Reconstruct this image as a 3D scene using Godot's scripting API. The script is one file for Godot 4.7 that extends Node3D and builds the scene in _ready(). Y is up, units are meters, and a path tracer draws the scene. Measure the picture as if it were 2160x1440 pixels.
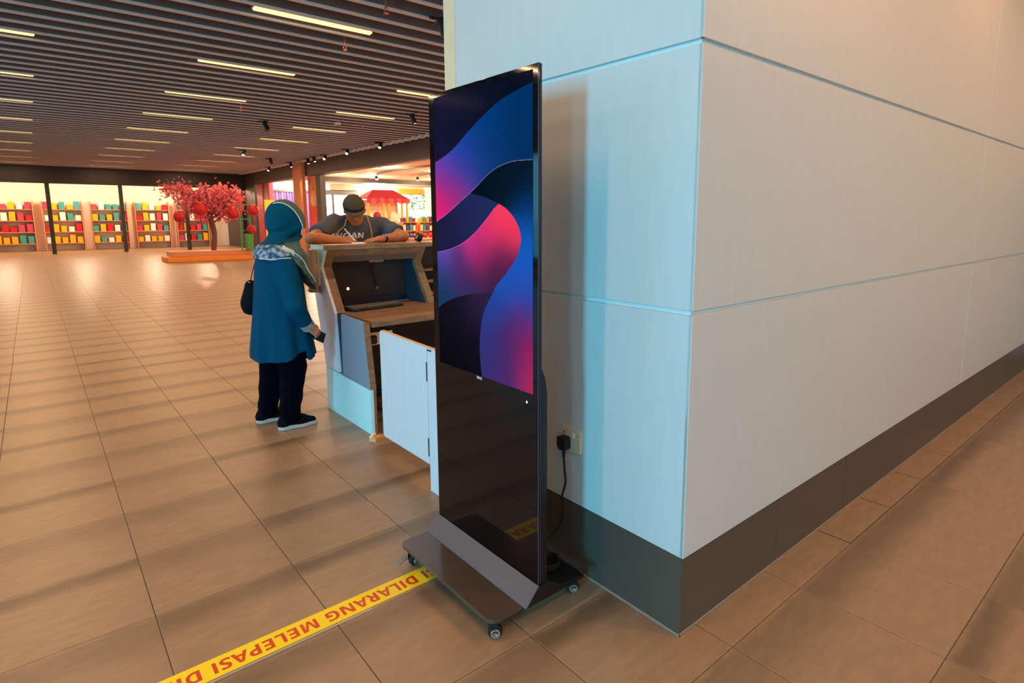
extends Node3D
# A mall concourse: a portrait display totem beside a panelled pillar wall, a service counter with two people, shops behind.
# x runs along the ceiling slats, -z runs along the shopfronts, y is up, metres.

var M := {}
var used := {}
var rng := RandomNumberGenerator.new()

func _ready() -> void:
	# camera
	var cam := Camera3D.new()
	cam.name = "camera"
	cam.position = Vector3(0, 1.48, 0)
	cam.basis = Basis.from_euler(Vector3(deg_to_rad(-8.5175), deg_to_rad(-40.682), 0))
	var near := 0.05
	cam.set_frustum(1440.0 / 1228.6 * near, Vector2(-53.0 / 1228.6, -78.0 / 1228.6) * near, near, 200.0)
	add_child(cam)
	# sky and exposure
	var env := Environment.new()
	var sky := Sky.new()
	var sm := ProceduralSkyMaterial.new()
	sm.sky_top_color = Color(0.45, 0.66, 0.9)
	sm.sky_horizon_color = Color(0.72, 0.86, 0.95)
	sm.ground_bottom_color = Color(0.4, 0.42, 0.44)
	sm.ground_horizon_color = Color(0.72, 0.86, 0.95)
	sm.sky_energy_multiplier = 1.2
	sky.sky_material = sm
	env.background_mode = Environment.BG_SKY
	env.sky = sky
	env.tonemap_mode = Environment.TONE_MAPPER_LINEAR
	env.tonemap_exposure = 1.0
	env.sdfgi_enabled = true
	env.ssao_enabled = true
	env.ssil_enabled = true
	var we := WorldEnvironment.new()
	we.name = "world_environment"
	we.environment = env
	add_child(we)
	rng.seed = 7
	# daylight through the windows of the facade on the left (x = -7), the last an added unseen one for cool fill: [centre, width along z, height, energy]
	for w in [[Vector3(-6.9, 1.75, 1.45), 0.75, 2.2, DAY_A], [Vector3(-6.9, 1.75, 3.45), 0.75, 2.2, DAY_B], [Vector3(-6.9, 1.75, -9.5), 7.0, 2.5, DAY_C], [Vector3(-6.9, 1.75, 6.8), 3.2, 2.2, DAY_FILL]]:
		area("daylight", w[0], Vector3(-1, 0, 0), Vector2(w[1], w[2]), Color(0.27, 0.83, 1.0), w[3])
	materials()
	setting()
	totem()
	socket_and_cord()
	gate()
	counter()
	counter_things()
	ceiling_things()
	woman()
	man()
	tape()
	shop()
	decoration()
	far_shop()

const DAY_A := 55.0
const DAY_B := 12.0
const DAY_C := 18.0
const DAY_FILL := 14.0
const STRIP := 2.6
const ADDED_WASH := 2.0

func area(called: String, at: Vector3, back: Vector3, size: Vector2, tint: Color, energy: float) -> void:
	var l := AreaLight3D.new()
	l.name = called
	l.area_size = size
	l.light_color = tint
	l.light_energy = energy
	l.area_range = 60.0
	l.area_attenuation = 2.0
	l.shadow_enabled = true
	var up := Vector3.UP if absf(back.y) < 0.9 else Vector3(0, 0, 1)
	l.transform = Transform3D(Basis.looking_at(-back, up), at)
	add_child(l, true)

# ---------------------------------------------------------------- helpers: nodes
func numbered(called: String) -> String:
	used[called] = used.get(called, -1) + 1
	return called if used[called] == 0 else "%s_%03d" % [called, used[called]]

func tag(o: Node3D, label: String, category: String, group := "") -> Node3D:
	o.set_meta("label", label)
	o.set_meta("category", category)
	if group != "":
		o.set_meta("group", group)
	return o

func thing(called: String, label: String, category: String, at := Vector3.ZERO, group := "") -> Node3D:
	var o := Node3D.new()
	o.name = numbered(called)
	add_child(o)
	o.position = at
	return tag(o, label, category, group)

func origin_of(n: Node) -> Vector3:
	var p := Vector3.ZERO
	while n != null and n != self:
		if n is Node3D:
			p += (n as Node3D).position
		n = n.get_parent()
	return p

# a mesh written in world coordinates becomes a part of `parent`
func part(parent: Node, called: String, mesh: Mesh, mat: Material) -> MeshInstance3D:
	var mi := MeshInstance3D.new()
	mi.mesh = mesh
	mi.material_override = mat
	if parent == self:
		mi.name = numbered(called)
		add_child(mi)
	else:
		mi.name = called
		mi.position = -origin_of(parent)
		parent.add_child(mi, true)
	return mi

func solo(called: String, mesh: Mesh, mat: Material, label: String, category: String, group := "") -> MeshInstance3D:
	var mi := part(self, called, mesh, mat)
	tag(mi, label, category, group)
	return mi

func struct(called: String, mesh: Mesh, mat: Material) -> MeshInstance3D:
	var mi := MeshInstance3D.new()
	mi.mesh = mesh
	mi.material_override = mat
	mi.name = called
	mi.set_meta("kind", "structure")
	add_child(mi)
	return mi

func struct_node(called: String) -> Node3D:
	var n := Node3D.new()
	n.name = called
	n.set_meta("kind", "structure")
	add_child(n)
	return n

# ---------------------------------------------------------------- helpers: shapes
func S() -> SurfaceTool:
	var s := SurfaceTool.new()
	s.begin(Mesh.PRIMITIVE_TRIANGLES)
	return s

func poly(s: SurfaceTool, pts: Array, hint: Vector3, uvs: Array = []) -> void:
	var n := Vector3.ZERO
	for i in range(1, pts.size() - 1):
		n += (pts[i] - pts[0]).cross(pts[i + 1] - pts[0])
	if n.length() < 1e-12:
		return
	n = n.normalized()
	var flip := n.dot(hint) > 0.0   # front faces run clockwise
	if not flip:
		n = -n
	for i in range(1, pts.size() - 1):
		var order := [0, i + 1, i] if flip else [0, i, i + 1]
		for k in order:
			s.set_normal(n)
			if not uvs.is_empty():
				s.set_uv(uvs[k])
			s.add_vertex(pts[k])

# box with chamfered edges
func box(s: SurfaceTool, c: Vector3, size: Vector3, bevel := 0.0, b := Basis()) -> SurfaceTool:
	var h := size * 0.5
	var k := minf(bevel, minf(h.x, minf(h.y, h.z)) * 0.9)
	var ax := [Vector3(1, 0, 0), Vector3(0, 1, 0), Vector3(0, 0, 1)]
	for i in 3:
		var u: Vector3 = ax[(i + 1) % 3]
		var v: Vector3 = ax[(i + 2) % 3]
		var n: Vector3 = ax[i]
		var hu := h[(i + 1) % 3] - k
		var hv := h[(i + 2) % 3] - k
		for sg in [-1.0, 1.0]:
			var o: Vector3 = n * (h[i] * sg)
			poly(s, [c + b * (o - u * hu - v * hv), c + b * (o + u * hu - v * hv), c + b * (o + u * hu + v * hv), c + b * (o - u * hu + v * hv)], b * (n * sg))
	if k > 0.0:
		for i in 3:
			var u2: Vector3 = ax[(i + 1) % 3]
			var v2: Vector3 = ax[(i + 2) % 3]
			var w: Vector3 = ax[i]
			var hw := h[i] - k
			var a2 := h[(i + 1) % 3]
			var b2 := h[(i + 2) % 3]
			for su in [-1.0, 1.0]:
				for sv in [-1.0, 1.0]:
					var p1: Vector3 = u2 * (a2 * su) + v2 * ((b2 - k) * sv)
					var p2: Vector3 = u2 * ((a2 - k) * su) + v2 * (b2 * sv)
					poly(s, [c + b * (p1 - w * hw), c + b * (p1 + w * hw), c + b * (p2 + w * hw), c + b * (p2 - w * hw)], b * (u2 * su + v2 * sv))
		for sx in [-1.0, 1.0]:
			for sy in [-1.0, 1.0]:
				for sz in [-1.0, 1.0]:
					var q := Vector3(h.x * sx, h.y * sy, h.z * sz)
					poly(s, [c + b * (q - Vector3(0, k * sy, k * sz)), c + b * (q - Vector3(k * sx, 0, k * sz)), c + b * (q - Vector3(k * sx, k * sy, 0))], b * Vector3(sx, sy, sz))
	return s

func boxm(lo: Vector3, hi: Vector3, bevel := 0.0) -> ArrayMesh:
	return box(S(), (lo + hi) * 0.5, hi - lo, bevel).commit()

# polygon (2D, in the plane spanned by u and v through `at`) extruded by `along`
func prism(s: SurfaceTool, pts: Array, at: Vector3, u: Vector3, v: Vector3, along: Vector3, smooth_side := false) -> SurfaceTool:
	var n := pts.size()
	var packed := PackedVector2Array(pts)
	var mid := Vector2.ZERO
	for p in packed:
		mid += p / n
	var tri := Geometry2D.triangulate_polygon(packed)
	var ccw := 0.0
	for i in n:
		ccw += packed[i].cross(packed[(i + 1) % n])
	for i in range(0, tri.size(), 3):
		var a := at + u * packed[tri[i]].x + v * packed[tri[i]].y
		var b := at + u * packed[tri[i + 1]].x + v * packed[tri[i + 1]].y
		var c := at + u * packed[tri[i + 2]].x + v * packed[tri[i + 2]].y
		poly(s, [a, b, c], -along)
		poly(s, [a + along, b + along, c + along], along)
	for i in n:
		var p := packed[i]
		var q := packed[(i + 1) % n]
		var e := q - p
		var out := Vector2(e.y, -e.x) * (1.0 if ccw > 0.0 else -1.0)
		var a := at + u * p.x + v * p.y
		var b := at + u * q.x + v * q.y
		poly(s, [a, b, b + along, a + along], u * out.x + v * out.y)
	return s

func round_rect(w: float, h: float, r: float, steps := 5) -> Array:
	var out := []
	for k in 4:
		var c := Vector2((w / 2 - r) * (1 if k in [0, 3] else -1), (h / 2 - r) * (1 if k in [0, 1] else -1))
		for i in steps + 1:
			var a := PI / 2 * (k + float(i) / steps)
			out.append(c + Vector2(cos(a), sin(a)) * r)
	return out

# turned profile: pairs (radius, height) about the axis `b.y` through `at`
func lathe(s: SurfaceTool, prof: Array, at: Vector3, seg := 20, b := Basis()) -> SurfaceTool:
	for i in prof.size() - 1:
		var p: Vector2 = prof[i]
		var q: Vector2 = prof[i + 1]
		var d := q - p
		if d.length() < 1e-7:
			continue
		var nn := Vector2(d.y, -d.x).normalized()
		for k in seg:
			var a0 := TAU * k / seg
			var a1 := TAU * (k + 1) / seg
			var v := []
			var ns := []
			for t in [[p, a0], [p, a1], [q, a1], [q, a0]]:
				v.append(at + b * Vector3(t[0].x * cos(t[1]), t[0].y, t[0].x * sin(t[1])))
				ns.append((b * Vector3(nn.x * cos(t[1]), nn.y, nn.x * sin(t[1]))).normalized())
			for idx in [[0, 1, 2], [0, 2, 3]]:
				var g: Vector3 = (v[idx[1]] - v[idx[0]]).cross(v[idx[2]] - v[idx[0]])
				if g.length() < 1e-14:
					continue
				var o: Array = idx if g.dot(ns[idx[0]]) < 0.0 else [idx[0], idx[2], idx[1]]
				for j in o:
					s.set_normal(ns[j])
					s.add_vertex(v[j])
	return s

# tube along points, radius constant or per point
func tube(s: SurfaceTool, pts: Array, r: Variant, seg := 8, flat := 1.0) -> SurfaceTool:
	var n := pts.size()
	var rings := []
	var norms := []
	var side := Vector3.ZERO
	for i in n:
		var t: Vector3 = (pts[mini(i + 1, n - 1)] - pts[maxi(i - 1, 0)]).normalized()
		if side == Vector3.ZERO:
			side = t.cross(Vector3.UP if absf(t.y) < 0.9 else Vector3.RIGHT).normalized()
		side = (side - t * side.dot(t)).normalized()
		var up := side.cross(t).normalized()
		var rr: float = r[i] if r is Array else r
		var ring := []
		var nr := []
		for k in seg:
			var a := TAU * k / seg
			var d := side * cos(a) + up * sin(a) * flat
			ring.append(pts[i] + d * rr)
			nr.append((side * cos(a) + up * sin(a) / flat).normalized())
		rings.append(ring)
		norms.append(nr)
	for i in n - 1:
		for k in seg:
			var k2 := (k + 1) % seg
			var v := [rings[i][k], rings[i][k2], rings[i + 1][k2], rings[i + 1][k]]
			var ns := [norms[i][k], norms[i][k2], norms[i + 1][k2], norms[i + 1][k]]
			for idx in [[0, 1, 2], [0, 2, 3]]:
				var g: Vector3 = (v[idx[1]] - v[idx[0]]).cross(v[idx[2]] - v[idx[0]])
				var o: Array = idx if g.dot(ns[idx[0]]) < 0.0 else [idx[0], idx[2], idx[1]]
				for j in o:
					s.set_normal(ns[j])
					s.add_vertex(v[j])
	for e in [0, n - 1]:
		var d: Vector3 = (pts[0] - pts[1]) if e == 0 else (pts[n - 1] - pts[n - 2])
		poly(s, rings[e], d)
	return s

func curve(pts: Array, steps := 6) -> Array:
	var out := []
	for i in pts.size() - 1:
		var p0: Vector3 = pts[maxi(i - 1, 0)]
		var p3: Vector3 = pts[mini(i + 2, pts.size() - 1)]
		for k in steps:
			out.append((pts[i] as Vector3).cubic_interpolate(pts[i + 1], p0, p3, float(k) / steps))
	out.append(pts[-1])
	return out

# lettering as thin solid letters: origin at the left end of the baseline, x and y are the directions of reading and of the letters' tops
func letters(text: String, height: float, at: Vector3, x: Vector3, y: Vector3, depth: float, face_name := "Droid Sans", weight := 700, squeeze := 1.0, centred := false, plain_i := false) -> ArrayMesh:
	var tm := TextMesh.new()
	var f := SystemFont.new()
	f.font_names = PackedStringArray([face_name])
	f.font_weight = weight
	tm.font = f
	tm.font_size = 64
	tm.pixel_size = 0.01
	tm.depth = 0.02
	tm.text = text
	tm.horizontal_alignment = HORIZONTAL_ALIGNMENT_CENTER if centred else HORIZONTAL_ALIGNMENT_LEFT
	tm.vertical_alignment = VERTICAL_ALIGNMENT_CENTER
	var arr := tm.get_mesh_arrays()
	var v: PackedVector3Array = arr[Mesh.ARRAY_VERTEX]
	var lo := 1e9
	var hi := -1e9
	for p in v:
		lo = minf(lo, p.y)
		hi = maxf(hi, p.y)
	if plain_i:
		# capital I without serifs: a lower-case l trimmed to the height of the capitals
		tm.text = "H"
		var cap_h: PackedVector3Array = tm.get_mesh_arrays()[Mesh.ARRAY_VERTEX]
		var high := -1e9
		for p in cap_h:
			high = maxf(high, p.y)
		tm.text = "Hl"
		var both: PackedVector3Array = tm.get_mesh_arrays()[Mesh.ARRAY_VERTEX]
		var l_top := -1e9
		for p in both:
			l_top = maxf(l_top, p.y)
		hi -= l_top - high
	var k := height / (hi - lo)
	var z := x.cross(y)
	var nn: PackedVector3Array = arr[Mesh.ARRAY_NORMAL]
	for i in v.size():
		var p := v[i]
		p.y = minf(p.y, hi)
		v[i] = at + x * (p.x * k * squeeze) + y * ((p.y - lo) * k) + z * ((p.z + 0.01) / 0.02 * depth)
		nn[i] = (x * nn[i].x + y * nn[i].y + z * nn[i].z).normalized()
	arr[Mesh.ARRAY_VERTEX] = v
	arr[Mesh.ARRAY_NORMAL] = nn
	arr[Mesh.ARRAY_TANGENT] = null
	var am := ArrayMesh.new()
	am.add_surface_from_arrays(Mesh.PRIMITIVE_TRIANGLES, arr)
	return am

# ---------------------------------------------------------------- helpers: materials
func mat(called: String, c: Color, rough := 0.6, metal := 0.0) -> StandardMaterial3D:
	var m := StandardMaterial3D.new()
	m.resource_name = called
	m.albedo_color = c
	m.roughness = rough
	m.metallic = metal
	M[called] = m
	return m

func glow(called: String, c: Color, energy: float, base := Color(0.9, 0.9, 0.9)) -> StandardMaterial3D:
	var m := mat(called, base, 0.4)
	m.emission_enabled = true
	m.emission = c
	m.emission_energy_multiplier = energy
	return m

func rgb(r: float, g: float, b: float) -> Color:
	return Color(r / 255.0, g / 255.0, b / 255.0)

func noise_image(w: int, h: int, seed_: int, freq: float, sx: float, sy: float, lo: Color, hi: Color, octaves := 4) -> Image:
	var n := FastNoiseLite.new()
	n.seed = seed_
	n.frequency = freq
	n.fractal_octaves = octaves
	var im := Image.create(w, h, false, Image.FORMAT_RGB8)
	for y in h:
		for x in w:
			# blend across the border so that the picture repeats without a seam
			var u := float(x) / w
			var a := n.get_noise_2d(x * sx, y * sy)
			var b := n.get_noise_2d((x - w) * sx, y * sy)
			var t := lerpf(a, b, smoothstep(0.8, 1.0, u))
			im.set_pixel(x, y, lo.lerp(hi, clampf(t * 0.9 + 0.5, 0.0, 1.0)))
	return im

func triplanar(m: StandardMaterial3D, im: Image, scale: Vector3, offset := Vector3.ZERO) -> StandardMaterial3D:
	m.albedo_texture = ImageTexture.create_from_image(im)
	m.uv1_triplanar = true
	m.uv1_world_triplanar = true
	m.uv1_scale = scale
	m.uv1_offset = offset
	return m

func materials() -> void:
	# floor tiles: three castings of the same stone-look tile, each with a darker streak along one edge
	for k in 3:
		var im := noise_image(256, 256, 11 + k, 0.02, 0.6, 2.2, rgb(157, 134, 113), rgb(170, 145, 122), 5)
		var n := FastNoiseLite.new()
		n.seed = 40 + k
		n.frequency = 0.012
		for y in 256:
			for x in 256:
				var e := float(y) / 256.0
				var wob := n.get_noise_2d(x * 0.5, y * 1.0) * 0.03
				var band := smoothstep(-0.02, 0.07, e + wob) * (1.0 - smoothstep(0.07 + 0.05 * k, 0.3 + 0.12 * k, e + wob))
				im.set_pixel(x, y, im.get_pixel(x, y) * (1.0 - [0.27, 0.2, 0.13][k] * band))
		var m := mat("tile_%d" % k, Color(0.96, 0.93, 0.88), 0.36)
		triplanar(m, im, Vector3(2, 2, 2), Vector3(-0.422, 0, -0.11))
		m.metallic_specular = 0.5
	mat("grout", rgb(104, 90, 78), 0.85)
	mat("slab", rgb(120, 104, 92), 0.6)
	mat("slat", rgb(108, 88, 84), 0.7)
	mat("slat_lit_edge", rgb(214, 198, 194), 0.6)  # floor light on the slat bottoms, put into a paler colour
	mat("slat_lit_cap", rgb(248, 240, 226), 0.6)  # brightness of the lit slat ends, put into the colour
	mat("plenum", rgb(30, 26, 25), 0.9)
	var pan := mat("panel", Color(1, 1, 1), 0.42)
	triplanar(pan, noise_image(256, 256, 5, 0.01, 6.0, 1.0, rgb(203, 205, 204), rgb(206, 208, 207), 3), Vector3(1.2, 1.2, 1.2))
	mat("groove", rgb(226, 228, 226), 0.6)
	mat("panel_trim", rgb(240, 208, 170), 0.5)
	mat("base_tile", rgb(84, 74, 66), 0.35)
	mat("bead", rgb(150, 128, 112), 0.5)
	mat("hall_wall", rgb(196, 186, 174), 0.7)
	mat("frame_dark", rgb(52, 47, 48), 0.45)
	mat("fascia", rgb(78, 66, 64), 0.4)
	mat("black_gloss", rgb(6, 6, 9), 0.05).metallic_specular = 0.4
	mat("black_satin", rgb(14, 14, 20), 0.35)
	mat("edge_blue", rgb(26, 26, 48), 0.3)
	mat("wedge_metal", rgb(92, 95, 106), 0.3, 0.5)
	mat("plate_brown", rgb(96, 82, 72), 0.2, 0.3)
	mat("rubber", rgb(18, 18, 19), 0.6)
	mat("chrome", rgb(205, 205, 210), 0.2, 0.9)
	mat("white_plastic", rgb(232, 230, 224), 0.4)
	mat("cream_plastic", rgb(222, 208, 182), 0.4)
	mat("grey_plastic", rgb(125, 120, 112), 0.5)
	var lam := mat("laminate", Color(1, 1, 1), 0.45)
	triplanar(lam, noise_image(256, 256, 6, 0.01, 8.0, 0.7, rgb(216, 222, 230), rgb(221, 226, 233), 3), Vector3(1.4, 1.4, 1.4))
	mat("lavender", rgb(228, 231, 250), 0.45)
	mat("slate_blue", rgb(132, 152, 172), 0.5)
	var pl := mat("plinth_blue", Color(1, 1, 1), 0.4)
	triplanar(pl, noise_image(256, 256, 9, 0.02, 5.0, 0.8, rgb(190, 244, 252), rgb(206, 252, 255), 3), Vector3(2, 2, 2))
	var oak := mat("oak", Color(1, 1, 1), 0.5)
	triplanar(oak, noise_image(512, 256, 8, 0.03, 0.35, 3.0, rgb(122, 90, 66), rgb(158, 122, 92), 5), Vector3(1, 1, 1))
	var ply := mat("ply_edge", Color(1, 1, 1), 0.6)
	triplanar(ply, noise_image(128, 128, 13, 0.03, 0.4, 5.0, rgb(200, 150, 100), rgb(240, 196, 146), 3), Vector3(3, 3, 3))
	mat("recess_dark", rgb(44, 35, 34), 0.7)
	mat("recess_daylit_teal", rgb(26, 50, 72), 0.6)  # teal of reflected daylight painted into the wall colour
	mat("navy", rgb(20, 28, 44), 0.5)
	mat("kraft", rgb(190, 156, 136), 0.75)
	mat("paper", rgb(240, 234, 222), 0.8)
	mat("paper_buff", rgb(224, 176, 146), 0.8)
	mat("yellow_tape", rgb(252, 226, 2), 0.45)
	mat("tape_red", rgb(214, 62, 26), 0.4)
	mat("aluminium", rgb(190, 184, 176), 0.4, 0.6)
	glow("strip_glow", Color(1.0, 0.86, 0.5), 1.9)
	glow("spot_glow", Color(1.0, 0.95, 0.86), 2.5)
	glow("led_blue", Color(0.25, 0.3, 1.0), 2.5)
	glow("button_glow", Color(1.0, 0.85, 0.7), 1.0)

# ---------------------------------------------------------------- the hall
func setting() -> void:
	# floor: half-metre tiles on a bed of grout
	var fl := struct("floor", boxm(Vector3(-7.2, -0.3, -34.5), Vector3(19, -0.004, 9.2)), M.grout)
	var cells := []
	for i in range(-16, 40):
		for j in range(-20, 66):
			var x := 0.711 + 0.5 * i
			var z := -1.945 - 0.5 * j
			if x > 18.4 or z < -33.9 or x < -6.9:
				continue
			var c := Vector2(x + 0.25, z - 0.25)
			if c.x > 1.9 and c.y > -2.2 and c.y < -1.35:
				continue   # under the pillar wall
			# in front of the lens, to the sides of it as far as the frame reaches
			var f := c.dot(Vector2(0.652, -0.758))
			var side := c.dot(Vector2(0.758, 0.652))
			var seen := f > 1.1 and absf(side + 0.02 * f) < f * 0.95 + 0.5 and not (c.y > -2.6 and c.x > 2.3 and c.y < -1.2)
			if c.x > 2.6 and c.y < -1.0 and c.y > -3.2 - (c.x - 1.6) * 1.2:
				seen = false   # behind the pillar wall
			cells.append([f if seen else f + 1000.0, x, z, seen, i, j])
	cells.sort_custom(func(a, b): return a[0] < b[0])
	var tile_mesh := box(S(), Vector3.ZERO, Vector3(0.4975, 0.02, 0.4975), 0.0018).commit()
	var flat := [S(), S(), S()]
	for k in cells.size():
		var c: Array = cells[k]
		var kind: int = absi(c[4] * 7 + c[5] * 13 + (c[4] * c[5]) % 5) % 3
		var at := Vector3(c[1] + 0.25, -0.01, c[2] - 0.25)
		if k < 300 and c[3]:
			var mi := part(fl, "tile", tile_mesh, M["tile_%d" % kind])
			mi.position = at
		else:
			var q := 0.248
			var s: SurfaceTool = flat[kind]
			poly(s, [at + Vector3(-q, 0.01, -q), at + Vector3(q, 0.01, -q), at + Vector3(q, 0.01, q), at + Vector3(-q, 0.01, q)], Vector3.UP)
	for k in 3:
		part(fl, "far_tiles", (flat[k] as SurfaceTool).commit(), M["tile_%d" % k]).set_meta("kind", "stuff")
	# ceiling: deep slats under a dark slab
	var ce := struct("ceiling", boxm(Vector3(-7.2, 3.95, -34.5), Vector3(8.3, 4.15, 9.2)), M.plenum)
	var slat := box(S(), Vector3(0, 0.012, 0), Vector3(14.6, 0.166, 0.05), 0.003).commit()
	slat = box(S(), Vector3(0, -0.083, 0), Vector3(14.6, 0.022, 0.052), 0.003).commit(slat)  # underside strip added to carry the lit look of the bottoms
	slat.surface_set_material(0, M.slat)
	slat.surface_set_material(1, M.slat_lit_edge)
	var caps := S()
	for n in range(-38, 68):
		var z := -6.31 - 0.3625 * n
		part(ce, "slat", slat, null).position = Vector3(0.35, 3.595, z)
		box(caps, Vector3(7.75, 3.55, z), Vector3(0.16, 0.14, 0.17), 0.004)  # pale blocks stand for slat ends caught by light
	part(ce, "lit_slat_ends", caps.commit(), M.slat_lit_cap).set_meta("kind", "stuff")
	# outer walls
	var wl := struct_node("wall_left")
	part(wl, "sill", boxm(Vector3(-7.2, 0, -34.5), Vector3(-7, 0.25, 9.2)), M.hall_wall)
	part(wl, "head", boxm(Vector3(-7.2, 3.0, -34.5), Vector3(-7, 3.95, 9.2)), M.hall_wall)
	var piers := [[-34.5, -13.1], [-5.9, 1.05], [1.85, 3.05], [3.85, 5.1], [8.5, 9.2]]
	for p in piers:
		part(wl, "pier", boxm(Vector3(-7.2, 0.25, p[0]), Vector3(-7, 3.0, p[1])), M.hall_wall)
	var k2 := 0
	for w in [[-13.1, -5.9], [1.05, 1.85], [3.05, 3.85], [5.1, 8.5]]:  # last opening is added out of view, for fill light on the pillar
		k2 += 1
		var wf := S()
		for z in [w[0] + 0.03, w[1] - 0.03]:
			box(wf, Vector3(-7.1, 1.625, z), Vector3(0.08, 2.75, 0.06), 0.004)
		box(wf, Vector3(-7.1, 0.28, (w[0] + w[1]) / 2), Vector3(0.08, 0.06, w[1] - w[0]), 0.004)
		box(wf, Vector3(-7.1, 2.97, (w[0] + w[1]) / 2), Vector3(0.08, 0.06, w[1] - w[0]), 0.004)
		struct("window_%d" % k2, wf.commit(), M.frame_dark)
	struct("wall_back", boxm(Vector3(-7.2, 0, 9.0), Vector3(8.3, 3.95, 9.2)), M.hall_wall)
	struct("wall_corner", boxm(Vector3(8.1, 0, -1.1), Vector3(8.3, 3.95, 9.0)), M.hall_wall)
	# the panelled pillar wall
	var core := struct("wall_right", boxm(Vector3(1.612, 0.0, -2.455), Vector3(8.3, 3.5, -1.101)), M.groove)
	for r in [[0.306, 1.161], [1.177, 2.006], [2.021, 3.495]]:
		part(core, "panel", boxm(Vector3(1.6, r[0], -2.455), Vector3(1.611, r[1], -1.0875), 0.0012), M.panel)
		part(core, "panel", boxm(Vector3(1.6, r[0], -1.1005), Vector3(4.9, r[1], -1.0865), 0.0012), M.panel)
		part(core, "panel", boxm(Vector3(4.908, r[0], -1.1005), Vector3(8.09, r[1], -1.0865), 0.0012), M.panel)
	part(core, "corner_trim", boxm(Vector3(1.597, 0.0, -2.553), Vector3(1.66, 3.495, -2.458), 0.004), M.panel_trim)
	var ba := struct_node("baseboard_right")
	for t in [[-2.455, -1.7865], [-1.7835, -1.098]]:
		part(ba, "base_tile", boxm(Vector3(1.606, 0.012, t[0]), Vector3(1.6115, 0.303, t[1]), 0.001), M.base_tile)
	for i in 10:
		var x0 := 1.6075 + 0.69 * i
		part(ba, "base_tile", boxm(Vector3(x0, 0.012, -1.1005), Vector3(minf(x0 + 0.6865, 8.09), 0.303, -1.0955), 0.001), M.base_tile)
	part(ba, "bead", boxm(Vector3(1.603, 0.0, -2.455), Vector3(1.612, 0.011, -1.0925), 0.002), M.bead)
	part(ba, "bead", boxm(Vector3(1.603, 0.0, -1.101), Vector3(8.09, 0.011, -1.0925), 0.002), M.bead)

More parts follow.
